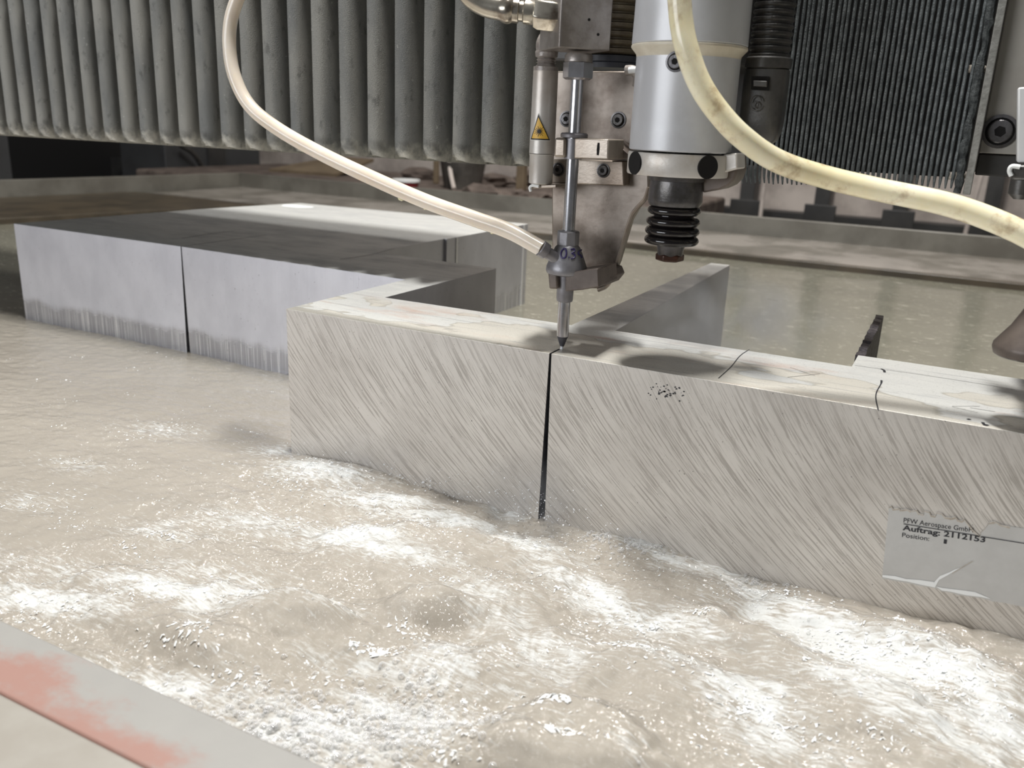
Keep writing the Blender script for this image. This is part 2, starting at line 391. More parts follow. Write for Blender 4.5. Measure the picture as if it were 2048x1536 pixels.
def bolt(parent, c, r, n=(0, -1, 0), m=('dark_steel', 'hole'), ring=True, name='socket_bolt'):
    b = M(); c = np.array(c, float); n = np.array(n, float)
    if ring: b.cur = 0; b.lathe([(r * 1.25, 0), (r * 1.25, .0006), (r * 1.02, .0007)], c, n, 24, cap=False)
    b.cur = 1; b.lathe([(r * 1.02, .0002), (r * .9, .0003)], c, n, 24)
    b.cur = 0; b.lathe([(r * .86, -.001), (r * .86, .0018), (r * .78, .0024), (r * .45, .0024)], c, n, 24)
    b.cur = 1; b.lathe([(r * .42, .0022), (r * .42, .0026)], c, n, 6)
    return b.build(name, m, parent)

# ------------------------------------------------------------------ the setting
b = M(); b.box((-4.2, -1.2, -.45), (2.6, 3.4, -.40)); o = b.build('floor', 'floor', smooth=False); o['kind'] = 'structure'
b = M(); b.box((-4.2, 3.20, -.40), (2.6, 3.3, 2.4)); o = b.build('wall_back', 'wall', smooth=False); o['kind'] = 'structure'
b = M(); b.box((-4.2, -.6, -.40), (-4.1, 3.2, 2.4)); o = b.build('wall_left', 'dark', smooth=False); o['kind'] = 'structure'
b = M(); z1 = at(1400, 396, Y=3.1)[2]; b.box((-4.1, 3.1, -.40), (2.6, 3.2, z1 - .03)); o = b.build('baseboard_back', 'post', smooth=False); o['kind'] = 'structure'

# tank
tank = thing('cutting_tank', 'long grey steel water tank with flat rusty inner ledges and painted front rim', 'tank', (0, 0, -.40))
YB, ZL = 1.87, .014
xl = lambda y: -1.55 + (y - .75) * .20            # inner edge of the left ledge
xw = lambda y: -1.99 + (y - 1.04) * .145          # left wall
yc1, yc2 = 1.455, YB
b = M(); b.extrude([(xl(yc1), yc1, -.4), (2.2, yc1, -.4), (2.2, yc1 + .02, -.4), (xl(yc1), yc1 + .02, -.4)], (0, 0, .4 + ZL)); b.build('ledge_edge', 'tank_rust_shade', tank, bevel=.002)
b = M(); b.extrude([(xw(YB), yc1 + .02, ZL - .012), (2.2, yc1 + .02, ZL - .012), (2.2, YB, ZL - .012), (xw(YB), YB, ZL - .012)], (0, 0, .011)); b.build('rear_ledge', 'tank_wet', tank, smooth=False)
b = M(); b.box((xw(YB) - .02, YB, -.4), (2.2, YB + .012, .063)); b.build('rear_wall', 'tank', tank, bevel=.002)
b = M(); b.extrude([(xl(-.3), -.3, ZL - .03), (xl(yc1), yc1, ZL - .03), (xw(yc1), yc1, ZL - .03), (xw(-.3), -.3, ZL - .03)], (0, 0, .03)); b.build('left_ledge', 'tank_rust_shade', tank, bevel=.002)
b = M(); b.extrude([(xw(-.3), -.3, -.4), (xw(YB), YB, -.4), (xw(YB) - .015, YB, -.4), (xw(-.3) - .015, -.3, -.4)], (0, 0, .463)); b.build('left_wall', 'tank', tank, bevel=.002)
b = M(); b.box((-2.2, -.30, -.20), (2.2, 1.87, -.17)); b.build('tank_bottom', 'tank_rust_shade', tank, smooth=False)
ZF = .030; yf0, yf1 = -.3165, -.3535
b = M(); b.box((-1.2, yf1, -.4), (1.4, yf0, ZF)); b.build('front_rim', 'paint_red', tank, bevel=.0015, label='front rim with worn red and grey paint')
b = M(); b.box((-1.2, yf1 - .05, -.4), (1.4, yf1 - .0008, ZF + .0012)); b.build('outer_flange', 'painted', tank, bevel=.002)

# ------------------------------------------------------------------ aluminium plate being cut
ZT, ZB = .13, -.17
plate = thing('aluminium_plate', 'thick stepped aluminium plate standing in the water under the cutting nozzle', 'metal plate', (0, 0, ZB))
kx, ky = .2452, .0165
kl = -.3247
tw, bw = .0007, .0052
# plan outline, counter-clockwise; every entry (x, y at top, x, y at bottom, material of the side that follows)
TOPM, SAW, JET, DRK, KRF, BRR = range(6)
out = []
def add(x, y, m, xb=None): out.append((x, y, x if xb is None else xb, y, m))
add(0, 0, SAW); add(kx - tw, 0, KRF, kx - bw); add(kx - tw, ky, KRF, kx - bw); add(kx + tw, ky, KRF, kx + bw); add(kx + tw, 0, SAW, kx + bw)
add(.80, 0, DRK); add(.80, .1345, DRK); add(.4385, .1345, JET); add(.4385, .0965, DRK)
add(.258, .0965, JET); add(.2475, .512, DRK); add(.224, .512, DRK); add(.2205, .0930, DRK)
add(.0365, .0900, JET); add(.0392, .298, DRK); add(-.1325, .305, JET); add(-.1325, .4663, JET); add(-.1290, .4665, JET); add(-.1270, .7115, DRK)
add(-.574, .6865, DRK); add(-.610, .487, DRK); add(-.632, .1840, JET)
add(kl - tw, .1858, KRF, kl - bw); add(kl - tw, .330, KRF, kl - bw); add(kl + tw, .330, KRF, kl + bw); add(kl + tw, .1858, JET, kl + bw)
add(0, .1765, JET)
b = M(); n = len(out)
ti = [b.vert((p[0], p[1], ZT)) for p in out]; bi = [b.vert((p[2], p[3], ZB)) for p in out]
b.cur = TOPM; b.face(ti); b.cur = DRK; b.face(bi[::-1])
for k in range(n):
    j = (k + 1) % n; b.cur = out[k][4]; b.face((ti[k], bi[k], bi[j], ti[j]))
b.build('stepped_plate', ['top', 'saw', 'jet', 'dark_al', 'kerf', 'burr'], plate, smooth=False, bevel=.0004)
def ribbon(b, pts, w, nrm=(0, 0, 1), lift=.00025):
    pts = [np.array(p, float) for p in pts]; nrm = np.array(nrm, float)
    L = []
    for k, p in enumerate(pts):
        t = pts[min(k + 1, len(pts) - 1)] - pts[max(k - 1, 0)]; t /= np.linalg.norm(t) + 1e-9
        s = np.cross(nrm, t); wk = w[k] if hasattr(w, '__len__') else w
        L.append((b.vert(p + s * wk / 2 + nrm * lift), b.vert(p - s * wk / 2 + nrm * lift)))
    for a, c in zip(L, L[1:]): b.face((a[0], a[1], c[1], c[0]))
def mark(pix, w, n=4):
    b = M(); P = spline([at(x, y, Z=ZT) for x, y in pix], n); ribbon(b, P, [q * .6 for q in w] if hasattr(w, '__len__') else w * .6); return b.build('pen_mark', 'ink', plate, smooth=False)
mark([(1499, 699), (1480, 712), (1462, 734), (1437, 757)], .0011)
mark([(1763, 761), (1762, 768), (1753, 785), (1752, 800), (1757, 822)], [.0022] * 4 + [.0013] * 13)
mark([(1762, 738), (1768, 741), (1769, 745)], .0028)
mark([(1710, 731), (1765, 739), (1850, 751), (1960, 768), (2030, 780)], .0007)
mark([(1575, 755), (1640, 748)], .0006); mark([(1580, 735), (1630, 752)], .0005)
mark([(1904, 813), (1960, 813)], .0006); mark([(1904, 814), (1955, 826)], .0006); mark([(1940, 816), (1990, 824)], .0008)
mark([(1935, 838), (1940, 840)], .004); mark([(1965, 845), (1970, 851), (1976, 850)], .003)
mark([(364, 477), (420, 468), (470, 462)], .002); mark([(680, 519), (740, 510), (790, 497)], .0016)
mark([(560, 622), (562, 622)], .001) if False else None
b = M(); c = at(593, 413, Z=ZT); b.poly([c + np.array((math.cos(q) * .030 * (1 + .15 * math.sin(3 * q)), math.sin(q) * .022 * (1 + .2 * math.cos(2 * q)), .0004)) for q in np.linspace(0, 2 * math.pi, 25)[:-1]]); b.build('glint_patch', 'label_white', plate, smooth=False, label='small white patch painted as a glint on the far block')  # flat white shape paints a bright glint on the block top
for yy in (.4905, .6950):
    b = M(); xx = -.1290 + .0020 * (yy - .4665) / .245 + .0004; b.extrude([(xx - .0006, yy, ZB + .1), (xx + .0006, yy, ZB + .1), (xx + .0006, yy + .0035, ZB + .1), (xx - .0006, yy + .0035, ZB + .1)], (0, 0, ZT - ZB - .1005)); b.build('cut_line', 'burr', plate, smooth=False)
# worn patch of pits on the sawn face
b = M()
for k in range(46):
    px = 1335 + rng.normal(0, 22); py = 786 + (px - 1335) * .17 + rng.normal(0, 11)
    c = at(px, py, Y=0); r = rng.uniform(.0003, .0010)
    b.poly([c + np.array((math.cos(a) * r * rng.uniform(.5, 1.3), -.0002, math.sin(a) * r * rng.uniform(.4, 1))) for a in np.linspace(0, 2 * math.pi, 7)[:-1]])
b.build('pitted_patch', 'ink', plate, smooth=False, kind='stuff')
# label stuck to the sawn face
YL = -.0007
fpt = lambda x, y, yy=YL: at(x, y, Y=yy)
topedge = [(1778, 1014), (1783, 1012), (1786, 1018), (1797, 1016), (1801, 1020), (1813, 1018), (1822, 1022), (1834, 1020), (1838, 1027), (1847, 1030), (1849, 1022), (1859, 1024), (1862, 1031), (1871, 1032), (1874, 1025), (1884, 1027), (1890, 1034), (1903, 1036), (1911, 1033), (1916, 1040), (1923, 1042), (1928, 1038), (1938, 1050), (1948, 1062), (1960, 1073), (1962, 1064), (1971, 1056), (1978, 1045), (1990, 1043), (2003, 1050), (2020, 1053), (2050, 1058), (2090, 1064), (2130, 1070)]
botedge = [(2120, 1230), (2060, 1217), (2010, 1206), (1985, 1203), (1962, 1196), (1930, 1192), (1915, 1190), (1900, 1185), (1885, 1183), (1869, 1176), (1840, 1172), (1815, 1166), (1795, 1163), (1764, 1157)]
lab = M(); lab.extrude([fpt(*q) for q in topedge + botedge], (0, .0005, 0)); LB = lab.build('paper_label', 'label', plate, smooth=False, label='torn grey order label with black print')
t = M()
for quad in ([(1765, 1150), (1790, 1152), (1812, 1158), (1840, 1160), (1868, 1164), (1870, 1175), (1840, 1169), (1815, 1163), (1795, 1160), (1765, 1154)], [(1868, 1165), (1880, 1152), (1898, 1145), (1910, 1139), (1920, 1136), (1896, 1150), (1878, 1160), (1870, 1175)], [(1872, 1173), (1885, 1176), (1920, 1180), (1950, 1184), (1983, 1198), (1962, 1194), (1930, 1190), (1900, 1183), (1884, 1181)]):
    t.poly([fpt(*q, YL - .0003) for q in quad])
t.build('torn_white_backing', 'label_white', LB, smooth=False, label='white paper torn open along the lower edge')
t = M()
tp = topedge[:-3]
for k in range(len(tp) - 1):
    a, c = tp[k], tp[k + 1]; hgt = random.uniform(2, 6)
    t.poly([fpt(a[0], a[1], YL - .0004), fpt(c[0], c[1], YL - .0004), fpt(c[0] - 1, c[1] + hgt, YL - .0002), fpt(a[0] - 1, a[1] + hgt * .7, YL - .0002)])
for pl in ([(1904, 1147), (1920, 1137), (1945, 1122)],): ribbon(t, [fpt(*q, YL - .0003) for q in pl], .0004, (0, -1, 0))
t.build('torn_upper_edge', 'label_edge', LB, smooth=False)
def text_mesh(body, bold=0.0):
    c = bpy.data.curves.new('t', 'FONT'); c.body = body; c.offset = bold; c.resolution_u = 3; c.fill_mode = 'FRONT'
    o = bpy.data.objects.new('t', c); COL.objects.link(o); bpy.context.view_layer.update()
    me = o.to_mesh(); v = np.array([tuple(p.co) for p in me.vertices]); f = [tuple(p.vertices) for p in me.polygons]
    o.to_mesh_clear(); bpy.data.objects.remove(o); bpy.data.curves.remove(c); return v, f
def print_text(body, p0, p1, parent, bold=0.0, hpx=None, mt='ink', name='lettering'):
    v, f = text_mesh(body, bold); a = fpt(*p0, YL - .0003); c = fpt(*p1, YL - .0003); u = c - a; L = np.linalg.norm(u); u /= L
    up = np.array((-u[2], 0, u[0])); x0, x1 = v[:, 0].min(), v[:, 0].max(); sx = L / (x1 - x0)
    sy = sx if hpx is None else hpx * mpp(a) / .73
    b = M(); b.v = [tuple(a + u * (q[0] - x0) * sx + up * q[1] * sy) for q in v]; b.f = f; b.mi = [0] * len(f)
    return b.build(name, mt, parent, smooth=False)
print_text('PFW Aerospace GmbH', (1807, 1045), (1946, 1065), LB, 0, 10.5)
print_text('Auftrag: 2112153', (1805, 1060), (1970, 1085), LB, .022, 11.5)
print_text('Position:', (1804, 1074), (1858, 1082), LB, 0, 10)
print_text('1', (1887, 1087), (1893, 1088), LB, 0, 10)
t = M(); ribbon(t, [fpt(1807, 1047.5, YL - .0002), fpt(1960, 1072, YL - .0002)], .0005, (0, -1, 0)); ribbon(t, [fpt(1963, 1073, YL - .0002), fpt(2120, 1098, YL - .0002)], .0005, (0, -1, 0)); t.build('printed_rule', 'ink', LB, smooth=False)

# rough dark slat behind the plate
b = M()
x0, x1, ya, yb = .4378, .4400, .140, .318
top = []
ny = 40
for k in range(ny + 1):
    y = ya + (yb - ya) * k / ny
    top.append((y, ZT - .001 + random.uniform(-.0016, .0006)))
def xs_(y, s): return .4395 + (y - ya) * (-.012) + s * (.0032 + random.uniform(-.0004, .0004))
L = [b.vert((xs_(y, -1), y, z)) for y, z in top]; R_ = [b.vert((xs_(y, 1), y, z - random.uniform(0, .0008))) for y, z in top]
Lb = [b.vert((xs_(y, -1), y, -.17)) for y, z in top]; Rb = [b.vert((xs_(y, 1), y, -.17)) for y, z in top]
for k in range(ny):
    b.face((L[k], L[k + 1], R_[k + 1], R_[k])); b.face((L[k + 1], L[k], Lb[k], Lb[k + 1])); b.face((R_[k], R_[k + 1], Rb[k + 1], Rb[k]))
b.face((L[0], R_[0], Rb[0], Lb[0])); b.face((L[-1], Lb[-1], Rb[-1], R_[-1]))
tag(b.build('support_slat', 'slat', smooth=False), 'thin black rough-edged steel slat standing upright behind the right end of the aluminium plate', 'metal slat')

# ------------------------------------------------------------------ gantry and bellows
gy0, gy1 = .250, .462
b = M(); b.box((-2.6, gy0, .264), (2.2, gy1, .44)); g = b.build('gantry_beam', 'painted_dark', smooth=False, bevel=.003); tag(g, 'dark gantry beam spanning the tank behind both bellows covers', 'beam')

YBF = .160
bl = thing('bellows_cover', 'long dusty grey pleated bellows cover hanging left of the cutting head', 'bellows', (-.2, YBF, .247))
xs = [-.554, -.525, -.496, -.467, -.437, -.407, -.377, -.347, -.317, -.286, -.255, -.224, -.191, -.161, -.128, -.1015, -.058, -.032, -.001, .031, .063, .093, .125]
xs[15:18] = [-.0985, -.0655, -.0325]
xs = [-.554 - .029 * k for k in range(9, 0, -1)] + xs
def pleat_mesh(wd):
    b = M(); zt = .20
    prof = [(-.0034, .085), (-.0026, .040), (-.0016, .010), (-.0008, .0015), (0, 0), (.0010, .0002), (.0030, .0006), (wd * .20, wd * .045), (wd * .31, wd * .14), (wd * .37, wd * .33), (wd * .43, wd * .70), (wd * .50, wd * 1.3), (wd * .62, wd * 2.2), (wd - .0036, .086)]
    zz = [0, .003, .007, .012, .018, .026, .04, .08, .14, zt]
    rows = []
    for z in zz:
        k = max(0, 1 - z / .020)
        rows.append([b.vert((x, y + (.007 * k ** 2 if i > 3 else 0) - (.0022 * math.exp(-((z - .012) / .007) ** 2) * math.exp(-((x - wd * .25) / (wd * .2)) ** 2)), z + k * k * .0022 * math.sin(6.3 * x / wd + 1))) for i, (x, y) in enumerate(prof)])
    for a, c in zip(rows, rows[1:]):
        for i in range(len(prof) - 1): b.face((a[i], a[i + 1], c[i + 1], c[i]))
    inner = [b.vert((x * .8 + .2 * wd / 2, y + .016, .010)) for x, y in prof]
    for i in range(len(prof) - 1): b.face((inner[i], inner[i + 1], rows[0][i + 1], rows[0][i]))
    return b
pm = {}
for k, x in enumerate(xs):
    wd = (xs[k + 1] - x) if k + 1 < len(xs) else .031
    key = round(wd, 3)
    if key not in pm:
        o = pleat_mesh(key).build('pleat', 'bellows', None, ang=50); pm[key] = o.data; bpy.data.objects.remove(o)
    o = bpy.data.objects.new('pleat', pm[key]); COL.objects.link(o); o.parent = bl
    o.location = (x + .2, 0, .0 + (x + .2) * .007)
    o.rotation_euler = (0, 0, random.uniform(-.02, .02))

b = M(); b.box((-.84, YBF + .004, .4485), (.158, .249, .4545)); b.build('light_stop_cap', 'painted_dark', bl, bevel=.001)  # unseen cap added to stop light leaking down between the pleats
br = thing('compressed_bellows', 'tightly folded dark slate bellows cover right of the spindle, above the yellowed hose', 'bellows', (.41, YBF, .25))
b = M(); b.box((.331, YBF + .012, .262), (.487, YBF + .04, .455)); b.build('backing_cloth', 'black', br, smooth=False)
def cord(seed):
    r = random.Random(seed); b = M(); zz = np.linspace(0, .205, 40)
    pts = [(r.uniform(-.0001, .0001), (.006 if i == 0 else .002 if i == 1 else 0) + r.uniform(-.0002, .0002), z) for i, z in enumerate(zz)]
    b.tube(pts, [.0006, .0011] + [.00115 + r.uniform(-.00012, .00018) for _ in zz[2:]], 6)
    for sgn in (-1, 1):
        pass
    return b
cds = []
for s in range(4):
    o = cord(s).build('pleat', 'fine_bellows', None); cds.append(o.data); bpy.data.objects.remove(o)
ncord = 42
for k in range(ncord):
    u = k / (ncord - 1); x = .3300 + .1500 * (u + .06 * u * (1 - u) * -1)
    o = bpy.data.objects.new('pleat', cds[k % 4]); COL.objects.link(o); o.parent = br
    dz = .2485 + .006 * u - .250
    o.location = (x - .41, 0, dz + random.uniform(-.0006, .0006)); o.rotation_euler = (0, random.uniform(-.004, .004), 0)
b = M(); pts = [(.4845 + random.uniform(-.0006, .0006), YBF - .004, z) for z in np.linspace(.252, .455, 50)]
b.tube(pts, [.0026 + random.uniform(-.0006, .0007) for _ in pts], 8); b.build('frayed_edge', 'frayed', br)
b = M(); b.box((.4882, YBF - .008, .2515), (.4932, YBF + .05, .46)); b.build('end_plate', 'endplate', br, bevel=.0006)
for px, py in ((1953, 138), (1912, 352)):
    b = M(); c = at(px, py, Y=YBF + .004); b.lathe([(.0022, -.006), (.0028, -.004), (.0028, .004), (.002, .006)], c, (1, .2, 0), 12); b.build('rivet', 'label_edge', br)

# right carriage plate
rp = thing('carriage_plate', 'light grey painted carriage plate with one countersunk socket bolt at the right edge', 'plate', (.53, .17, .27))
zb_ = at(2000, 308, Y=.17)[2]
b = M(); b.box((.4936, .17, zb_), (.70, .20, .46)); b.build('plate_body', 'painted', rp, bevel=.001)
bolt(rp, at(2000, 263, Y=.1695), .0092, m=('dark_steel', 'hole'))
zb2 = at(2000, 352, Y=.19)[2]
b = M(); b.box((.4936, .181, zb2), (.70, .2045, zb_ - .0005)); b.build('lower_bar', 'painted_dark', rp, bevel=.001)

# ------------------------------------------------------------------ carriage behind the head (dark), z-axis bellows
ca = thing('head_carriage', 'dark carriage block between the two bellows covers behind the cutting head', 'carriage', (.24, .14, .30))
b = M(); b.box((.172, .112, .335), (.326, .2495, .46)); b.build('carriage_body', 'painted_dark', ca, bevel=.002)
AX = at(1228, 60, Y=.088); zx, zy = AX[0], .088
b = M(); prof = []
z0 = zat(zx, zy, 112); z = z0; R0 = 58 * mpp((zx, zy, z0))
prof.append((R0 * .9, z))
while z < z0 + .14:
    prof += [(R0 * .90, z), (R0, z + .0016), (R0, z + .0036), (R0 * .90, z + .0048)]; z += .0057
b.lathe(prof, (zx, zy, 0), n=40); b.build('axis_bellows', 'bronze', ca)
b = M(); b.lathe(lathe_px(zx, zy, [(139, 104), (138, 110), (128, 112), (127, 108), (125, 112), (114, 114), (112, 100)]), (zx, zy, 0), n=40); b.build('collar_ring', 'blue_ring', ca)

# ------------------------------------------------------------------ cutting head
NX, NY = .2465, .017
hd = thing('waterjet_cutter', 'stained steel waterjet cutter with slim vertical nozzle touching down on the plate edge', 'cutting tool', (NX, NY, ZT))
YK = .058
P = lambda x, y, Y=YK: at(x, y, Y=Y)
outl = [(1102, 142), (1278, 142), (1296, 300), (1298, 375), (1290, 398), (1274, 416), (1260, 440), (1235, 524), (1222, 558), (1212, 573), (1200, 577), (1104, 577)]
b = M(); b.extrude([P(*q) for q in outl], (0, .010, 0)); b.build('bracket_plate', 'steel_plate', hd, bevel=.0012)
b = M(); rim = spline([P(1298, 375, YK - .001), P(1290, 398, YK - .001), P(1274, 416, YK - .001), P(1260, 440, YK - .001), P(1235, 524, YK - .001), P(1222, 558, YK - .001), P(1212, 573, YK - .001), P(1196, 580, YK - .001)], 5)
b.tube(rim, .0016, 8); b.build('bracket_edge', 'steel', hd)
YM = .046
b = M(); b.extrude([at(*q, Y=YM) for q in ((1106, 318), (1246, 322), (1248, 372), (1104, 366))], (0, YK - YM - .0004, 0)); b.build('mounting_bar', 'steel', hd, bevel=.0008)
for q in ((1117, 339), (1207, 341)): bolt(hd, at(*q, Y=YM - .0001), .0040)
for q in ((1134, 238), (1237, 240)): bolt(hd, at(*q, Y=YK - .0001), .0046)
# high pressure tube
b = M(); z0, z1 = zat(NX, NY, 466), zat(NX, NY, 150); r = 12 * mpp((NX, NY, z0)); b.lathe([(r, z0), (r, z1)], (NX, NY, 0), n=28); b.build('pressure_tube', 'tube', hd)
b = M(); b.lathe(lathe_px(NX, NY, [(276, 40), (275, 54), (269, 55), (266, 50), (265, 24)]), (NX, NY, 0), n=32); b.build('flange_washer', 'chamber', hd)
b = M(); b.lathe(lathe_px(NX, NY, [(318, 36), (277, 36)]), (NX, NY, 0), n=24); b.build('clamp_bush', 'chamber', hd)
zc0, zc1 = zat(NX, NY, 317), zat(NX, NY, 277)
def clamp(xl_, xr_, y0, y1, nm, z0=zc0, z1=zc1, mt='steel'):
    b = M(); b.box((xl_, y0, z0), (xr_, y1, z1)); return b.build(nm, mt, hd, bevel=.0008)
yc = NY - .008
b = M(); b.extrude([at(1148, 317, Y=yc), at(1216, 319, Y=yc), at(1217, 279, Y=yc), at(1149, 276, Y=yc)], (0, .030, 0)); cl = b.build('clamp_jaw', 'steel', hd, bevel=.0008)
b = M(); b.extrude([at(1107, 314, Y=yc), at(1130, 315, Y=yc), at(1131, 276, Y=yc), at(1109, 275, Y=yc)], (0, .030, 0)); b.build('clamp_jaw', 'steel', hd, bevel=.0015)
b = M(); c = at(1196, 298, Y=yc - .0004); b.extrude([c + np.array((dx, 0, dz)) for dx, dz in ((-.0006, -.004), (.0006, -.004), (.0009, 0), (.0006, .004), (-.0006, .004), (-.0009, 0))], (0, .0006, 0)); b.build('jaw_slot', 'hole', hd)
b = M(); pz = [(1217, 279), (1230, 283), (1262, 312), (1262, 318), (1217, 319)]
b.extrude([at(*q, Y=NY + .020) for q in pz], (0, YK - NY - .020, 0)); b.build('clamp_gusset', 'brown', hd, bevel=.0006)
# nut and collar
b = M(); b.lathe(lathe_px(NX, NY, [(126, 50), (124, 56), (112, 56), (107, 50)]), (NX, NY, 0), n=28); b.build('nut_collar', 'block', hd)
b = M(); b.lathe(lathe_px(NX, NY, [(160, 48), (156, 60), (126, 61), (123, 52)]), (NX, NY, 0), n=6, a0=math.radians(75)); b.build('gland_nut', 'tube', hd)
# valve block, turned about forty-nine degrees to the gantry
vb = M(); zv0 = zat(NX, NY, 101); zv1 = .47; h = .0182; a = math.radians(46)
ex = np.array((math.cos(a), math.sin(a), 0)); ey = np.array((-math.sin(a), math.cos(a), 0)); cv = np.array((at(1150, 60, Y=.02)[0], .020, 0))
sq = [cv + ex * sx * h + ey * sy * h for sx, sy in ((-.93, -1), (1, -1), (1, 1), (-1, 1), (-1, -.93))]
vb.extrude([q + np.array((0, 0, zv0)) for q in sq], (0, 0, zv1 - zv0)); vb.build('valve_block', 'block', hd, bevel=.0008)
for du, dz in ((.002, .018), (.009, .0095)):
    c = cv + ex * du - ey * (h - .0001) + np.array((0, 0, zv0 + dz)); b = M(); b.lathe([(.0009, 0), (.0009, .0004)], c, -ey, 12); b.build('weep_hole', 'hole', hd)
# hydraulic fitting on the left face
fa = at(1106, 30, Y=.004); fb = at(1040, 22, Y=-.004); fax = fb - fa; fl = np.linalg.norm(fax); fax /= fl
b = M(); k = mpp(fa); b.lathe([(24 * k, -.010), (31 * k, -.006), (33 * k, .001), (33 * k, .009), (28 * k, .0125)], fa, fax, 6, a0=.4); b.build('fitting_nut', 'chrome', hd, bevel=.0008)
b = M(); b.lathe([(21 * k, .011), (24 * k, .013), (24 * k, .0185), (20 * k, .0195), (20 * k, .022), (24 * k, .0225), (24 * k, .026), (18 * k, .027)], fa, fax, 24); b.build('fitting_sleeve', 'chrome', hd)
el = spline([fa + fax * .026, fa + fax * .034, at(968, 8, Y=-.012), at(938, -14, Y=-.016), at(915, -60, Y=-.018)], 8)
b = M(); b.tube(el, [(23 + 4 * math.sin(min(1, i / 8) * 3.1)) * k for i in range(len(el))], 20); b.build('elbow_pipe', 'chrome', hd)
# mixing chamber
prof = lathe_px(NX, NY, [(549, 60), (546, 78), (541, 82), (533, 81), (524, 74), (508, 62), (495, 51), (490, 42), (489, 40)])
b = M(); b.lathe(prof, (NX, NY, 0), n=40); ch = b.build('mixing_chamber', 'chamber', hd)
b = M(); b.lathe(lathe_px(NX, NY, [(490, 44), (464, 45), (461, 40), (460, 24)]), (NX, NY, 0), n=8, a0=.3); b.build('chamber_hex', 'chamber', hd, bevel=.0004)
def on_cone(px, py):
    # point of the cone surface seen at a pixel: march along the ray
    v = ray(px, py); best = None
    for tt in np.linspace(.45, .75, 1500):
        q = CAM + v * tt; d = math.hypot(q[0] - NX, q[1] - NY)
        zz_ = [p[1] for p in prof]; rr_ = [p[0] for p in prof]
        if zz_[0] <= q[2] <= zz_[-1] and d <= np.interp(q[2], zz_, rr_) + .0003: return q
    return None
b = M()
strokes = [[(1128, 497), (1123, 503), (1122, 511), (1125, 516), (1131, 514), (1133, 505), (1131, 498), (1127, 497)], [(1137, 514), (1139, 515)],
           [(1142, 499), (1148, 498), (1149, 503), (1144, 506), (1150, 510), (1148, 516), (1142, 517)], [(1163, 500), (1158, 503), (1157, 508), (1162, 511), (1164, 516)]]
for st in strokes:
    pts = [on_cone(*q) for q in st]; pts = [p for p in pts if p is not None]
    if len(pts) > 1: b.tube(spline(pts, 4), .0006, 6)
b.build('marker_number', 'ink_blue', ch, label='handwritten violet number')
# hose barb
ha, hb = at(1108, 514, Y=NY - .010), at(1083, 497, Y=NY - .016); hx = hb - ha
b = M(); L_ = np.linalg.norm(hx); k = mpp(ha); b.lathe([(12 * k, -.004), (12 * k, L_ * .55), (16 * k, L_ * .6), (17 * k, L_ * 1.05), (15 * k, L_ * 1.1)], ha, hx, 24); b.build('hose_ferrule', 'chamber', hd)
# lower clamp
yq = NY - .010
b = M(); b.extrude([at(*q, Y=yq) for q in ((1131, 546), (1196, 537), (1198, 574), (1165, 580), (1130, 583))], (0, .036, 0)); b.build('lower_clamp_jaw', 'brown', hd, bevel=.0008)
b = M(); b.extrude([at(*q, Y=yq) for q in ((1095, 541), (1114, 544), (1115, 578), (1098, 578))], (0, .036, 0)); b.build('lower_clamp_jaw', 'brown', hd, bevel=.0012)
b = M(); b.extrude([at(*q, Y=NY + .012) for q in ((1197, 537), (1216, 541), (1222, 556), (1210, 571), (1197, 573))], (0, YK - NY - .0122, 0)); b.build('lower_clamp_lug', 'brown', hd, bevel=.0008)
b = M(); b.lathe(lathe_px(NX, NY, [(604, 22), (602, 31), (598, 33), (578, 34), (548, 36)]), (NX, NY, 0), n=28); b.build('nozzle_collar', 'chamber', hd)
b = M(); b.lathe(lathe_px(NX, NY, [(672, 23.5), (660, 24), (602, 24)]), (NX, NY, 0), n=28); b.build('focusing_tube', 'tube', hd)
b = M(); b.lathe(lathe_px(NX, NY, [(692, 9), (690, 10), (676, 20), (672, 23.5)]), (NX, NY, 0), n=28); b.build('nozzle_tip', 'tip_dark', hd)
b = M(); b.lathe([(.0011, .100), (.0011, zat(NX, NY, 691))], (NX, NY, 0), n=10); b.build('water_jet', 'jetmat', hd)
# lubricator elbow beside the spindle
b = M(); b.tube(spline([at(1252, 141, Y=.05), at(1266, 141, Y=.05), at(1276, 150, Y=.05), at(1275, 172, Y=.052)], 5), .0035, 12); b.build('air_elbow', 'elbow', hd)
b = M(); b.lathe([(.0022, 0), (.0022, .006), (.0032, .007), (.0032, .009)], at(1258, 141, Y=.046), (1, 0, .1), 12); b.build('air_nipple', 'label_white', hd)

# laser pointer
LX, LY = at(1088, 220, Y=.028)[0], .028
lp = thing('laser_pointer', 'slim grey cylindrical laser pointer with triangular warning sticker left of the nozzle', 'laser pointer', (LX, LY, zat(LX, LY, 368)))
b = M(); b.lathe(lathe_px(LX, LY, [(307, 51), (150, 50), (143, 50), (141, 49)]), (LX, LY, 0), n=40); b.build('housing', 'laser', lp)
b = M(); b.lathe(lathe_px(LX, LY, [(368, 40), (366, 47), (312, 49), (308, 51)]), (LX, LY, 0), n=40); b.build('lens_barrel', 'laser', lp)
b = M(); b.lathe(lathe_px(LX, LY, [(142, 50), (134, 50), (133, 42), (128, 34), (126, 40), (123, 34), (120, 40), (117, 34), (114, 44), (104, 46), (98, 40)]), (LX, LY, 0), n=32); b.build('threaded_cap', 'elbow', lp)
zt_ = zat(LX, LY, 100); b = M(); b.tube(spline([(LX, LY, zt_ - .002), (LX - .001, LY, zt_ + .004), (LX + .001, LY + .004, zt_ + .0085), (LX + .006, LY + .012, zt_ + .0095), (LX + .014, LY + .03, zt_ + .0095)], 6), .0068, 20); b.build('cable_elbow', 'elbow', lp)
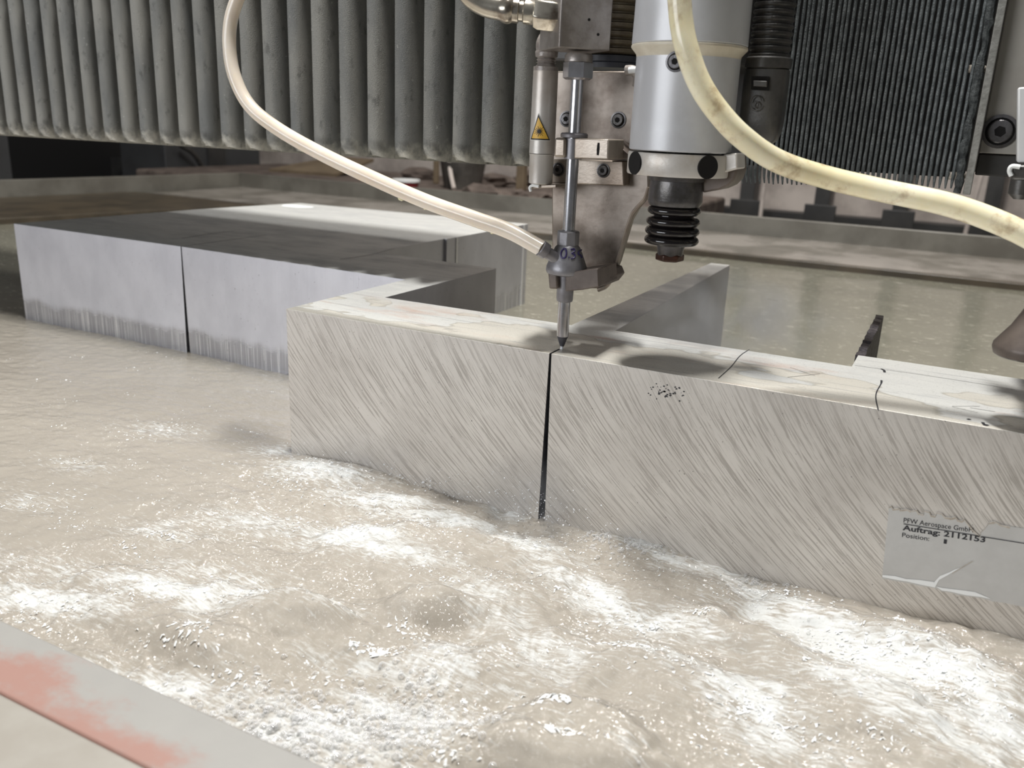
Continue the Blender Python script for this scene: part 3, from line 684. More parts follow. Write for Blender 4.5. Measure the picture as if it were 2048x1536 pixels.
b = M(); q0 = at(1058, 371, Y=LY - .004); q1 = at(1112, 369, Y=LY - .004); b.extrude([q0, q1, q1 + np.array((0, 0, -.0022)), q0 + np.array((0, 0, -.0022))], (0, .026, 0)); b.build('support_tray', 'steel', lp, bevel=.0004)
b = M(); b.tube(spline([at(1078, 373, Y=LY - .0055), at(1066, 371, Y=LY - .0055), at(1060, 375, Y=LY - .0055), at(1062, 383, Y=LY - .0055)], 6), .0011, 8); b.build('hook', 'label_white', lp)
Rl = 25.2 * mpp((LX, LY, .26))
cdir = math.atan2(CAM[1] - LY, CAM[0] - LX)
pz0 = proj((LX, LY, .26))
def cyl(px, py, lift):
    z = zat(LX, LY, py); u = (px - proj((LX, LY, z))[0]) * mpp((LX, LY, z)); th = cdir + math.asin(max(-.98, min(.98, u / Rl)))
    return np.array((LX + math.cos(th) * (Rl + lift), LY + math.sin(th) * (Rl + lift), z))
def tri(b, A_, B_, C_, lift, n=8):
    idx = {}
    for i in range(n + 1):
        for j in range(n + 1 - i):
            u, v = i / n, j / n; q = np.array(A_) * (1 - u - v) + np.array(B_) * u + np.array(C_) * v; idx[i, j] = b.vert(cyl(q[0], q[1], lift))
    for i in range(n):
        for j in range(n - i):
            b.face((idx[i, j], idx[i + 1, j], idx[i, j + 1]))
            if i + j < n - 1: b.face((idx[i + 1, j], idx[i + 1, j + 1], idx[i, j + 1]))
A3, B3, C3 = (1077, 227), (1061, 281), (1101, 281)
cen = np.array((1079.5, 263))
def shrink(f): return [tuple(cen + (np.array(q) - cen) * f) for q in (A3, B3, C3)]
b = M(); tri(b, *shrink(1.0), .0002); st = b.build('warning_sticker', 'white_print', lp, label='yellow laser warning triangle')
b = M(); tri(b, *shrink(.93), .0004); b.build('black_border', 'black_print', st)
b = M(); tri(b, *shrink(.78), .0006); b.build('yellow_field', 'yellow', st)
b = M(); sc = np.array((1079, 263))
for k in range(14):
    a_ = 2 * math.pi * k / 14; d = np.array((math.cos(a_), math.sin(a_))); nn = np.array((-d[1], d[0])); r1 = 8.5 if k % 2 else 10.5
    if k == 0: r1 = 14
    b.poly([cyl(*(sc + d * 3 + nn * .55), .0008), cyl(*(sc + d * r1 + nn * .3), .0008), cyl(*(sc + d * r1 - nn * .3), .0008), cyl(*(sc + d * 3 - nn * .55), .0008)])
b.poly([cyl(*(sc + 3.6 * np.array((math.cos(q), math.sin(q)))), .0008) for q in np.linspace(0, 2 * math.pi, 13)[:-1]])
b.build('laser_symbol', 'black_print', st, smooth=False)

# ------------------------------------------------------------------ drilling spindle
SX, SY = .3205, .020
spn = thing('drill_spindle', 'pale grey cylindrical drilling spindle with black rubber boot hanging right of the nozzle', 'spindle', (SX, SY, zat(SX, SY, 524)))
b = M(); b.lathe(lathe_px(SX, SY, [(93, 226), (91, 229), (40, 229), (-200, 232)]), (SX, SY, 0), n=64); b.build('upper_housing', 'spindle', spn)
b = M(); b.lathe(lathe_px(SX, SY, [(118, 206), (112, 208), (99, 230), (95, 230), (93, 226)]), (SX, SY, 0), n=64); b.build('chamfer_ring', 'cream', spn)
b = M(); b.lathe(lathe_px(SX, SY, [(302, 198), (300, 201), (116, 206), (114, 200)]), (SX, SY, 0), n=64); b.build('lower_housing', 'spindle', spn)
zr0, zr1 = zat(SX, SY, 350), zat(SX, SY, 306); rr = 101 * mpp((SX, SY, zr0))
b = M(); b.lathe([(rr * .8, zr0), (rr * .985, zr0), (rr, zr0 + .001), (rr, zr1 - .001), (rr * .985, zr1), (rr * .8, zr1)], (SX, SY, 0), n=64); ring = b.build('clamp_ring', 'spindle_dirty', spn)
for px in (1272, 1413):
    z = zat(SX, SY, 328); u = (px - proj((SX, SY, z))[0]) * mpp((SX, SY, z)); th = math.atan2(CAM[1] - SY, CAM[0] - SX) + math.asin(u / (rr * 1.01))
    d = np.array((math.cos(th), math.sin(th), 0)); b = M(); b.lathe([(.0072, -.002), (.0072, .0004)], np.array((SX, SY, z)) + d * rr, d, 28); b.build('screw_recess', 'hole', ring)
b = M(); z = zat(SX, SY, 131); u = (1352 - proj((SX, SY, z))[0]) * mpp((SX, SY, z)); th = math.atan2(CAM[1] - SY, CAM[0] - SX) + math.asin(u / (103 * mpp((SX, SY, z))))
d = np.array((math.cos(th), math.sin(th), 0)); bolt(spn, np.array((SX, SY, z)) + d * (102.5 * mpp((SX, SY, z))), .0048, d)
# side lug on the right of the clamp ring, curved lower lip
b = M(); lug = [(1440, 308), (1474, 306), (1475, 340), (1468, 360), (1456, 372), (1438, 380), (1405, 386), (1405, 350), (1440, 348)]
b.extrude([at(*q, Y=SY) for q in lug], (0, .026, 0)); b.build('side_lug', 'brown', spn, bevel=.0012)
b = M(); b.extrude([at(*q, Y=SY - .006) for q in ((1446, 309), (1474, 306), (1475, 338), (1446, 346))], (0, .022, 0)); b.build('lug_face', 'spindle_dirty', spn, bevel=.001)
b = M(); b.lathe(lathe_px(SX, SY, [(411, 100), (406, 106), (400, 108), (372, 106), (362, 104), (361, 112), (352, 114), (348, 116)]), (SX, SY, 0), n=48); b.build('spindle_nose', 'dark_steel', spn)
prof = [(476, 60)]
for k, (yy, wd) in enumerate(((480, 108), (462, 108), (443, 107), (421, 106))):
    prof += [(yy + 9, wd - 26), (yy + 7.5, wd - 10), (yy + 4.5, wd - 3), (yy + 1, wd), (yy - 3, wd - 1), (yy - 6, wd - 5), (yy - 8.5, wd - 14), (yy - 9.5, wd - 26)]
prof += [(407, 70)]
prof = [(488, 40)] + prof[1:]
b = M(); b.lathe(lathe_px(SX, SY, prof), (SX, SY, 0), n=48); b.build('rubber_boot', 'rubber', spn, ang=80)
b = M(); b.lathe(lathe_px(SX, SY, [(511, 50), (500, 52), (486, 58), (480, 40)]), (SX, SY, 0), n=32); b.build('drill_collet', 'dark_steel', spn)
b = M(); b.lathe(lathe_px(SX, SY, [(522, 44), (520, 57), (509, 58), (507, 50)]), (SX, SY, 0), n=6, a0=.35); b.build('hex_nut', 'rust', spn, bevel=.0006)

# conduit right of the spindle
CX, CY = at(1540, 100, Y=.045)[0], .045
cdn = thing('cable_conduit', 'black corrugated cable conduit ending in a rounded plastic connector boot right of the spindle', 'conduit', (CX, CY, zat(CX, CY, 290)))
b = M(); prof = []; yy = 118
while yy > -190:
    prof += [(yy, 76), (yy - 3, 82), (yy - 8, 82), (yy - 11, 76)]; yy -= 14.6
b.lathe(lathe_px(CX, CY, prof), (CX, CY, 0), n=32); b.build('corrugated_tube', 'conduit', cdn)
b = M(); b.lathe(lathe_px(CX, CY, [(139, 78), (137, 90), (118, 92), (115, 84)]), (CX, CY, 0), n=32); b.build('collar', 'plastic', cdn)
def boot():
    b = M(); rows = [(290, 30), (287, 52), (278, 70), (262, 80), (240, 84), (170, 86), (140, 84)]; n = 32
    rings = []
    for py, wd in rows:
        z = zat(CX, CY, py); r = wd / 2 * mpp((CX, CY, z))
        ring_ = []
        for k in range(n):
            a_ = 2 * math.pi * k / n; c_, s_ = math.cos(a_), math.sin(a_); e = .55
            ring_.append(b.vert((CX + r * math.copysign(abs(c_) ** e, c_), CY + r * .8 * math.copysign(abs(s_) ** e, s_), z)))
        rings.append(ring_)
    for a_, c_ in zip(rings, rings[1:]):
        for k in range(n): b.face((a_[k], a_[(k + 1) % n], c_[(k + 1) % n], c_[k]))
    b.face(rings[0][::-1]); b.face(rings[-1]); return b
bo = boot().build('connector_boot', 'plastic', cdn)
yb_ = CY - .0135
b = M(); b.extrude([at(*q, Y=yb_) for q in ((1503, 152), (1537, 153), (1536, 181), (1502, 179))], (0, .002, 0)); b.build('latch_window', 'hole', bo)
b = M(); b.extrude([at(*q, Y=yb_ - .0012) for q in ((1506, 161), (1534, 162), (1534, 174), (1506, 173))], (0, .003, 0)); b.build('latch', 'plastic', bo, bevel=.0005)
b = M(); cc = at(1512, 206, Y=yb_ - .0002); b.tube([cc + np.array((math.cos(q) * .0034, 0, math.sin(q) * .0045)) for q in np.linspace(.3, 6.0, 24)], .0004, 6); b.tube([cc + np.array((math.cos(q) * .0017, 0, -.0010 + math.sin(q) * .0019)) for q in np.linspace(0, 6.28, 16)], .0004, 6); b.build('moulded_emblem', 'plastic', bo)

# ------------------------------------------------------------------ hoses
h1 = [(560, -220, .012), (500, -60, .012), (478, -10, .010), (462, 40, .008), (459, 95, .006), (470, 155, .004), (500, 212, .003), (556, 258, .002), (640, 306, .001), (740, 354, .0), (850, 402, .0), (950, 438, .0), (1020, 463, .001), (1085, 498, .002)]
pts = spline([at(x, y, Y=Y) for x, y, Y in h1], 10)
hz = thing('abrasive_hose', 'milky white flexible hose arching from the top left down to the nozzle', 'hose', pts[-1])
b = M(); b.tube(pts, [.0053 + .0004 * (i / len(pts)) for i in range(len(pts))], 20); b.build('hose_tube', 'hose_white', hz)
b = M()
for x, y, r_ in ((770, 376, .0022), (803, 395, .0032), (745, 365, .0018), (690, 339, .0020), (780, 383, .0017), (850, 417, .0015), (905, 435, .0017), (985, 465, .0018), (660, 327, .0012)):
    c = at(x, y, Y=.0) + np.array((0, 0, .0004)); b.lathe([(0, -r_), (r_ * .7, -r_ * .7), (r_, 0), (r_ * 1.6, r_ * .9), (r_ * .6, r_ * 1.6)], c, n=10)
b.build('water_drops', 'droplet', hz, kind='stuff')
h2 = [(1350, -220, -.046), (1352, -70, -.046), (1358, -10, -.046), (1363, 45, -.046), (1373, 95, -.046), (1396, 160, -.044), (1430, 215, -.040), (1482, 272, -.032), (1555, 322, -.015), (1650, 354, .004), (1760, 380, .012), (1880, 405, .016), (1965, 432, .018), (2048, 468, .018), (2120, 510, .019)]
pts = spline([at(x, y, Y=Y) for x, y, Y in h2], 10)
hy = thing('yellowed_hose', 'yellowed flexible hose with brown stain curving past the spindle to the right edge', 'hose', pts[-1])
b = M(); b.tube(pts, [.0066 + .0002 * (i / len(pts)) for i in range(len(pts))], 20); b.build('hose_tube', 'hose_yellow', hy)

# ------------------------------------------------------------------ second cutting head at the right edge
c2 = at(2062, 690, Y=.017); DX, DY = c2[0], .017
h2d = thing('waterjet_cutter', 'cutter at the right edge with dark bell-shaped nozzle shroud and white bracket', 'cutting tool', (DX, DY, zat(DX, DY, 720)))
b = M(); b.lathe(lathe_px(DX, DY, [(712, 128), (700, 136), (692, 134), (655, 84), (628, 58), (610, 44)]), (DX, DY, 0), n=48); b.build('nozzle_shroud', 'brown', h2d)
b = M(); b.lathe(lathe_px(DX, DY, [(704, 100), (714, 122), (710, 128)]), (DX, DY, 0), n=48); b.build('shroud_lip', 'rubber', h2d)
D2 = .5275 + .012
b = M(); b.lathe(lathe_px(DX, DY, [(625, 40), (590, 50), (575, 66), (540, 76), (500, 74), (480, 40), (400, 26), (200, 26)]), (DX, DY, 0), n=32); b.build('mixing_chamber', 'chamber', h2d)
b = M(); q = [(2036, 175), (2110, 170), (2110, 325), (2034, 325)]; b.extrude([at(*k_, Y=.08) for k_ in q], (0, .02, 0)); b.build('white_bracket', 'white', h2d, bevel=.001)
b = M(); b.extrude([at(*k_, Y=.075) for k_ in ((2022, 330), (2110, 330), (2110, 362), (2022, 360))], (0, .03, 0)); b.build('clamp_bar', 'plastic', h2d, bevel=.002)
b = M(); b.tube(spline([at(2040, 334, Y=.073), at(2024, 333, Y=.073), at(2019, 342, Y=.073), at(2023, 352, Y=.073)], 5), .0014, 8); b.build('clip', 'label_white', h2d)
b = M(); c = at(2042, 372, Y=.085); b.lathe([(.003, -.008), (.0065, -.005), (.0065, .006)], c, n=20); b.build('lower_knob', 'plastic', h2d)
b = M(); b.box((DX - .008, DY + .004, zat(DX, DY, 470)), (DX + .03, .20, zat(DX, DY, 350))); b.build('arm', 'painted_dark', h2d, bevel=.001)

# ------------------------------------------------------------------ background
gp = 'dark steel posts along the back wall'
def post(px0, px1, label, Y=3.0, mt='post', zt_=1.4):
    a_ = at(px0, 420, Y=Y); c_ = at(px1, 420, Y=Y); th = thing('steel_post', label, 'post', ((a_[0] + c_[0]) / 2, Y, -.40), gp)
    b = M(); w_ = c_[0] - a_[0]; b.box((a_[0], Y, -.4), (c_[0], Y + .012, zt_)); b.box((a_[0], Y + .012, -.4), (a_[0] + .015, Y + .08, zt_)); b.box((c_[0] - .015, Y + .012, -.4), (c_[0], Y + .08, zt_)); b.build('post_channel', mt, th, smooth=False, bevel=.002)
    b = M(); z = at(px0, 398 + (px0 - 1480) * .07, Y=Y)[2]; b.box((a_[0] - .03, Y - .02, -.4), (c_[0] + .03, Y - .0005, z)); b.build('foot_bracket', mt, th, smooth=False, bevel=.002)
post(1476, 1504, 'narrow dark steel post on the back wall, left of the three behind the spindle side')
post(1626, 1656, 'dark steel post on the back wall, second to the right of the spindle boot')
post(1784, 1814, 'dark steel post on the back wall, third from the spindle boot')
post(1965, 1998, 'dark steel post on the back wall below the light grey carriage plate')
for k, (px, lb) in enumerate(((1521, 'thin pale rod upright by the back wall near the spindle'), (1938, 'thin pale rod leaning upright by the back wall near the right edge'))):
    c = at(px, 430, Y=2.6); b = M(); b.tube([(c[0] - .01, 2.6, -.4), (c[0], 2.6, .0), (c[0] + (.0 if k == 0 else .04), 2.6, .5)], .007, 10); tag(b.build('pale_rod', 'label_white' if False else 'wall'), lb, 'rod')
# low concrete shelf behind the tank with clutter on it
ZS = .030
b = M(); b.box((-2.6, 2.02, -.40), (-.35, 2.9, ZS)); tag(b.build('concrete_shelf', 'rubble', smooth=False, bevel=.01), 'low dusty shelf behind the rear tank wall, under the left bellows', 'shelf')
def pot(px, py, wpx, hpx, nm, mt, lb, cat, Y=2.25, rim=None, taper=.85):
    c = at(px, py, Y=Y); k = mpp(c); r = wpx / 2 * k; h_ = hpx * k; th = thing(nm, lb, cat, (c[0], Y, ZS))
    b = M(); b.lathe([(r * taper, ZS), (r, ZS + h_), (r * .93, ZS + h_), (r * .9, ZS + h_ * .9)], (c[0], Y, 0), n=28); b.build('pot_body', mt, th)
    if rim: b = M(); b.lathe([(r * 1.0, ZS + h_ - .006), (r * 1.04, ZS + h_ - .004), (r * 1.04, ZS + h_ + .004), (r * .9, ZS + h_ + .004)], (c[0], Y, 0), n=28); b.build('rim', rim, th)
pot(812, 368, 54, 16, 'red_pot', 'red', 'small red pot with pale rim on the shelf behind the tank', 'pot', 2.16, 'label_white')
pot(925, 372, 92, 52, 'plastic_bucket', 'bucket', 'dark dusty bucket on the shelf left of the laser pointer', 'bucket', 2.35, None, .8)
b = M(); a_ = at(570, 343, Y=2.5); b.extrude([(a_[0], 2.4, ZS), (a_[0] + .36, 2.4, ZS), (a_[0] + .30, 2.75, ZS + .05), (a_[0] + .08, 2.75, ZS + .05)], (0, 0, .012)); tag(b.build('cardboard_sheet', 'cardboard', smooth=False), 'dusty brown board lying on the shelf far behind the white hose', 'board')
for k, (px, py, wd, hg, lb) in enumerate(((870, 345, 10, 46, 'dark upright stake between red pot and bucket on the shelf'), (1040, 345, 18, 60, 'dusty upright stub right of the bucket on the shelf'))):
    c = at(px, py, Y=2.45); k_ = mpp(c); b = M(); b.box((c[0] - wd / 2 * k_, 2.45, ZS), (c[0] + wd / 2 * k_, 2.45 + wd * k_, ZS + hg * k_)); tag(b.build('wooden_stake', 'cardboard', smooth=False, bevel=.004), lb, 'stake')
b = M(); b.tube(spline([at(908, 378, Y=2.2), at(902, 350, Y=2.25), at(898, 318, Y=2.3)], 6), .008, 10); tag(b.build('grey_pipe', 'wall'), 'bent grey pipe leaning in front of the bucket on the shelf', 'pipe')
def rock(c, r):
    b = M(); bm = bmesh.new(); bmesh.ops.create_icosphere(bm, subdivisions=2, radius=1)
    for v in bm.verts:
        f = 1 + random.uniform(-.25, .2); b.vert(np.array(c) + np.array(v.co) * f * np.array(r))
    for f in bm.faces: b.face([v.index for v in f.verts])
    bm.free(); return b
for k, (px, Y, r_) in enumerate(((960, 2.12, .05), (1003, 2.14, .030), (1035, 2.22, .03), (1072, 2.10, .04), (1112, 2.18, .035), (985, 2.55, .06), (1075, 2.75, .07), (835, 2.62, .06))):
    x = at(px, 370, Y=Y)[0]
    lbs = ['grey rubble lump on the shelf just right of the bucket', 'second rubble lump from the bucket on the shelf', 'third rubble lump from the bucket on the shelf', 'rubble lump on the shelf left of the laser pointer foot', 'rubble lump on the shelf half hidden by the bracket plate', 'larger rubble lump behind the bucket', 'larger pale rubble lump behind the dusty stub', 'rubble lump behind the red pot']
    tag(rock((x, Y, ZS + r_ * .35), (r_ * 1.5, r_, r_ * .5)).build('rubble_lump', 'rubble', smooth=False), lbs[k], 'rubble', 'rubble on the shelf')
# machine parts beyond the left tank wall
b = M(); a_ = at(-60, 330, X=-2.8); c_ = at(23, 330, X=-2.8); b.box((-2.86, a_[1], -.4), (-2.8, c_[1], 1.0)); tag(b.build('machine_column', 'cabinet', smooth=False, bevel=.004), 'grey machine column at the left edge under the bellows', 'column')
cb = thing('control_cabinet', 'dim grey machine cabinet beyond the left corner of the tank', 'cabinet', (-3.0, 2.6, -.4))
a_ = at(332, 330, X=-2.8); c_ = at(521, 330, X=-2.8)
b = M(); b.box((-3.1, a_[1], -.4), (-2.8, c_[1], .6)); b.build('cabinet_body', 'cabinet', cb, bevel=.006)
d1, d2 = at(418, 330, X=-2.79)[1], at(452, 330, X=-2.79)[1]
b = M(); b.box((-2.8, d1, -.4), (-2.79, d2, .6)); b.build('cabinet_strip', 'post', cb)
c = at(497, 343, X=-2.79); b = M(); b.lathe([(.025, 0), (.025, .012)], c, (1, 0, 0), 20); b.build('knob', 'hole', cb)
b = M(); b.tube(spline([at(360, 290, X=-2.76), at(385, 305, X=-2.74), at(402, 330, X=-2.74), at(408, 350, X=-2.74)], 6), .012, 10); tag(b.build('black_cable', 'conduit'), 'black cable hanging in front of the dim grey cabinet', 'cable')

# ------------------------------------------------------------------ water
def vnoise(x, y, seed):
    r = np.random.default_rng(seed); T = r.random((256, 256)) * 2 - 1
    xi = np.floor(x).astype(int); yi = np.floor(y).astype(int); fx = x - xi; fy = y - yi
    fx = fx * fx * fx * (fx * (fx * 6 - 15) + 10); fy = fy * fy * fy * (fy * (fy * 6 - 15) + 10)
    a = T[xi % 256, yi % 256]; b_ = T[(xi + 1) % 256, yi % 256]; c = T[xi % 256, (yi + 1) % 256]; d = T[(xi + 1) % 256, (yi + 1) % 256]
    return (a * (1 - fx) + b_ * fx) * (1 - fy) + (c * (1 - fx) + d * fx) * fy
def fbm(x, y, s, seed, o=4, g=.5):
    v = 0; a = 1; t = 0
    for k in range(o):
        ca, sa = math.cos(k * 1.1 + .4), math.sin(k * 1.1 + .4)
        v = v + a * vnoise((x * ca - y * sa) / s * 2 ** k + 31.7 * k, (x * sa + y * ca) / s * 2 ** k + 17.3 * k, seed + k); t += a; a *= g
    return v / t
sstep = lambda v, a, b_: (lambda q: q * q * (3 - 2 * q))(np.clip((v - a) / (b_ - a), 0, 1))
gx = np.concatenate([np.linspace(-1.75, -.62, 110, endpoint=False), np.linspace(-.62, .66, 985), np.linspace(.67, 2.0, 60)])
gy = np.concatenate([np.linspace(-.3165, .06, 290, endpoint=False), np.linspace(.06, .20, 70, endpoint=False), np.linspace(.20, 1.456, 130)])
XX, YY = np.meshgrid(gx, gy)
jx, jy = .2455, -.005
dx, dy = XX - jx, YY - jy
wx_ = XX + .02 * fbm(XX, YY, .06, 3); wy_ = YY + .02 * fbm(XX, YY, .06, 9)
front = 1 - sstep(YY, -.01, .12)
turb = front * (.25 + .75 * sstep(XX + .25 * (-YY), -.02, .16)) * (1 - .5 * sstep(YY, -.03, .02))
turb = np.maximum(turb, .03 + .10 * (1 - sstep(YY, .15, .5)))
far = 1 - sstep(YY, .1, .5)
h = turb * (.0075 * fbm(wx_, wy_ * 1.5, .075, 21, 3, .45) + .0032 * fbm(wx_, wy_ * 1.3, .022, 41, 3) + .0011 * fbm(XX, YY, .0075, 61, 2))
h += .0006 * far * fbm(XX, YY * 1.6, .012, 71, 2) + .0010 * (1 - far) * fbm(XX, YY * 2, .2, 72, 2)
def lump(px, py, amp, rx, ry, rot=0, pw=1.0):
    global h
    c = at(px, py, Z=0); ca, sa = math.cos(rot), math.sin(rot); u = ((XX - c[0]) * ca + (YY - c[1]) * sa) / rx; v = (-(XX - c[0]) * sa + (YY - c[1]) * ca) / ry
    h = h + amp * np.exp(-(u * u + v * v) ** pw)
lump(850, 1215, .014, .028, .017, .3, 1.6); lump(905, 1255, -.007, .016, .012, .2)
lump(590, 1230, .015, .034, .018, .25, 1.4); lump(1130, 1500, .019, .045, .032, .2, 1.8); lump(430, 1290, .010, .035, .016, .2)
lump(1470, 1265, .012, .050, .016, -.25); lump(1520, 1345, -.009, .045, .020, -.2); lump(1800, 1290, .012, .06, .018, -.2); lump(1240, 1330, .006, .05, .02)
lump(660, 945, .008, .045, .020, .2); lump(820, 1010, .006, .05, .016, .1); lump(560, 1160, -.006, .06, .012, .2); lump(1250, 1060, .004, .035, .012, 0)
lump(1700, 1420, .010, .06, .03); lump(700, 1420, .004, .05, .02); lump(985, 1420, -.008, .018, .02)
# foam
foam = np.zeros_like(h)
FO = [(640, 950, .95, .050, .018), (760, 1000, .8, .050, .014), (560, 905, .6, .03, .02), (880, 1040, .8, .055, .014), (520, 1040, .5, .05, .022), (700, 1070, .75, .05, .02), (330, 860, .45, .05, .02), (330, 1060, .45, .04, .02),
      (560, 1200, .85, .055, .012), (330, 1180, .85, .06, .016), (120, 1200, .8, .05, .016), (420, 1140, .5, .06, .014), (800, 1110, .6, .05, .016), (100, 1140, .45, .05, .02), (60, 1000, .35, .04, .02), (150, 930, .4, .04, .015),
      (320, 1380, .75, .04, .016), (200, 1340, .5, .03, .014), (480, 1420, .65, .04, .02), (620, 1480, .75, .05, .022), (820, 1430, .7, .04, .024), (850, 1350, .6, .03, .02), (900, 1300, .5, .02, .02), (740, 1330, .45, .04, .012),
      (1050, 1090, .6, .05, .014), (1010, 1020, .8, .02, .012), (1130, 1150, .55, .05, .014), (1230, 1215, .85, .045, .014), (1330, 1240, .8, .04, .012), (1300, 1100, .6, .05, .01), (1430, 1130, .6, .04, .012), (1560, 1200, .8, .05, .013), (1640, 1260, .9, .05, .014), (1760, 1330, .9, .06, .018), (1900, 1360, .85, .06, .02), (2000, 1450, .7, .05, .03), (1490, 1400, .85, .030, .022), (1530, 1470, .7, .03, .02), (1700, 1380, .5, .05, .014), (1880, 1480, .6, .05, .02), (1080, 1300, .4, .04, .02), (1340, 1330, .4, .05, .02), (960, 1180, .55, .03, .02), (1000, 1230, .45, .03, .02)]
for px, py, a_, rx, ry in FO:
    c = at(px, py, Z=0); rot = .22 if px < 1000 else -.2; ca, sa = math.cos(rot), math.sin(rot)
    u = ((XX - c[0]) * ca + (YY - c[1]) * sa) / rx; v = (-(XX - c[0]) * sa + (YY - c[1]) * ca) / ry; foam = np.maximum(foam, a_ * np.exp(-(u * u + v * v)))
# streaks run away from the jet
ang = np.arctan2(dy, dx + 1e-9); rad = np.hypot(dx, dy)
stre = vnoise(ang * 75 + 3 * fbm(XX, YY, .05, 90, 2), rad * 38, 81) * .6 + vnoise(ang * 150, rad * 60, 82) * .4
tex = .5 + .5 * fbm(wx_, wy_ * 1.3, .018, 95, 4, .6)
foam = np.clip(foam * (.55 + .9 * tex) + foam * stre * .55 + .16 * front * turb * tex + .35 * turb * np.clip(fbm(wx_, wy_ * 1.8, .05, 99, 4, .6) - .12, 0, 1) * 2, 0, 1)
h += .0006 * foam * stre + .0010 * foam * fbm(XX, YY, .006, 101, 2)
chop = np.clip(.10 + turb * .9 * (.35 + .65 * sstep(fbm(wx_, wy_, .04, 111, 3), -.25, .35)) + foam * .3, 0, 1) * far + .015
# let the surface settle where it meets the tank edges
edge = sstep(YY, -.3165, -.30); h = h * (.4 + .6 * edge)
ny_, nx_ = XX.shape
V = np.stack([XX, YY, h], -1).reshape(-1, 3)
me = bpy.data.meshes.new('water')
i0 = (np.arange(ny_ - 1)[:, None] * nx_ + np.arange(nx_ - 1)[None, :]).reshape(-1); Q = np.stack([i0, i0 + 1, i0 + 1 + nx_, i0 + nx_], -1)
me.vertices.add(len(V)); me.vertices.foreach_set('co', V.astype(np.float32).ravel()); me.loops.add(Q.size); me.loops.foreach_set('vertex_index', Q.astype(np.int32).ravel())
me.polygons.add(len(Q)); me.polygons.foreach_set('loop_start', np.arange(0, Q.size, 4, dtype=np.int32)); me.update(calc_edges=True)
me.polygons.foreach_set('use_smooth', np.ones(len(Q), bool))
for nm, arr in (('foam', foam), ('chop', chop)):
    at_ = me.attributes.new(nm, 'FLOAT', 'POINT'); at_.data.foreach_set('value', arr.astype(np.float32).ravel())
me.materials.append(MT['water'])
wo = bpy.data.objects.new('water', me); COL.objects.link(wo); wo['kind'] = 'stuff'; tag(wo, 'murky beige water churning with white foam in front of the plate and lying still behind it', 'water')

def sample(arr, x, y):
    return arr[min(len(gy) - 1, max(0, int(np.searchsorted(gy, y)))), min(len(gx) - 1, max(0, int(np.searchsorted(gx, x))))]
# foam bubbles: half domes sitting on the water
def domes(spots, name, label, cat, mt, squash=.85, sub=1):
    bm = bmesh.new(); bmesh.ops.create_icosphere(bm, subdivisions=sub, radius=1); tv = np.array([tuple(v.co) for v in bm.verts]); tf = np.array([[v.index for v in f.verts] for f in bm.faces]); bm.free()
    sp = np.array(spots); n = len(sp)
    V = (tv[None] * np.stack([sp[:, 3], sp[:, 3], sp[:, 3] * squash], -1)[:, None, :] + sp[:, None, :3]).reshape(-1, 3)
    F = (tf[None] + (np.arange(n) * len(tv))[:, None, None]).reshape(-1, 3)
    me = bpy.data.meshes.new(name); me.from_pydata(V.tolist(), [], F.tolist()); me.polygons.foreach_set('use_smooth', [True] * len(F)); me.materials.append(MT[mt])
    o = bpy.data.objects.new(name, me); COL.objects.link(o); o['kind'] = 'stuff'; return tag(o, label, cat)
sp = []
def scatter(px, py, sx, sy, n, r0, r1):
    for _ in range(n):
        q = at(px + rng.normal(0, sx), py + rng.normal(0, sy), Z=0)
        if q[1] < -.314 or (q[1] > -.001 and 0 < q[0]): continue
        r = r0 + (r1 - r0) * rng.random() ** 2.2; sp.append((q[0], q[1], sample(h, q[0], q[1]) + r * .15, r))
scatter(640, 1480, 130, 45, 900, .0006, .0026); scatter(820, 1420, 60, 50, 450, .0005, .0022); scatter(480, 1430, 100, 40, 300, .0005, .0017)
scatter(1300, 1085, 60, 16, 380, .0007, .0017); scatter(1220, 1068, 40, 10, 160, .0006, .0014); scatter(1530, 1155, 40, 14, 160, .0006, .0016); scatter(640, 950, 80, 25, 260, .0005, .0014)
for _ in range(9000):
    x, y = rng.uniform(-.35, .6), rng.uniform(-.31, -.002); f = sample(foam, x, y)
    if rng.random() < f * .75 - .1:
        r = .0004 + .0009 * rng.random() ** 3; sp.append((x, y, sample(h, x, y) + r * .1, r))
domes(sp, 'foam_bubbles', 'clusters of small clear foam bubbles floating on the churning water in front', 'foam', 'bubble', .85, 2)
# white flecks standing in for glints on the water, each a small irregular patch lying on the surface
gyh, gxh = np.gradient(h, gy, gx)
fv, ff = [], []
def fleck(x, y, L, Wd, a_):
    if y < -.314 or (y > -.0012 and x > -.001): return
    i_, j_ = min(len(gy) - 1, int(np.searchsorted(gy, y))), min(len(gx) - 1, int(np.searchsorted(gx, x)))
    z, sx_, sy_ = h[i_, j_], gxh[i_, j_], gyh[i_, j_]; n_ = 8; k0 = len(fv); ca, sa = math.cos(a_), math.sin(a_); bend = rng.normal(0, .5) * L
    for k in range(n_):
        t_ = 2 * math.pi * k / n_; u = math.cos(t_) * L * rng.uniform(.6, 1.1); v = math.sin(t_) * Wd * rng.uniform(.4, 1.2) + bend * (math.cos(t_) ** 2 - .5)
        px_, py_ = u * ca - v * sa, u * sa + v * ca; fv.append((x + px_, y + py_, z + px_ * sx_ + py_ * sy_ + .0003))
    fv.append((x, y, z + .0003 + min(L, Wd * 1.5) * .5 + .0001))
    for k in range(n_): ff.append((k0 + k, k0 + (k + 1) % n_, k0 + n_))
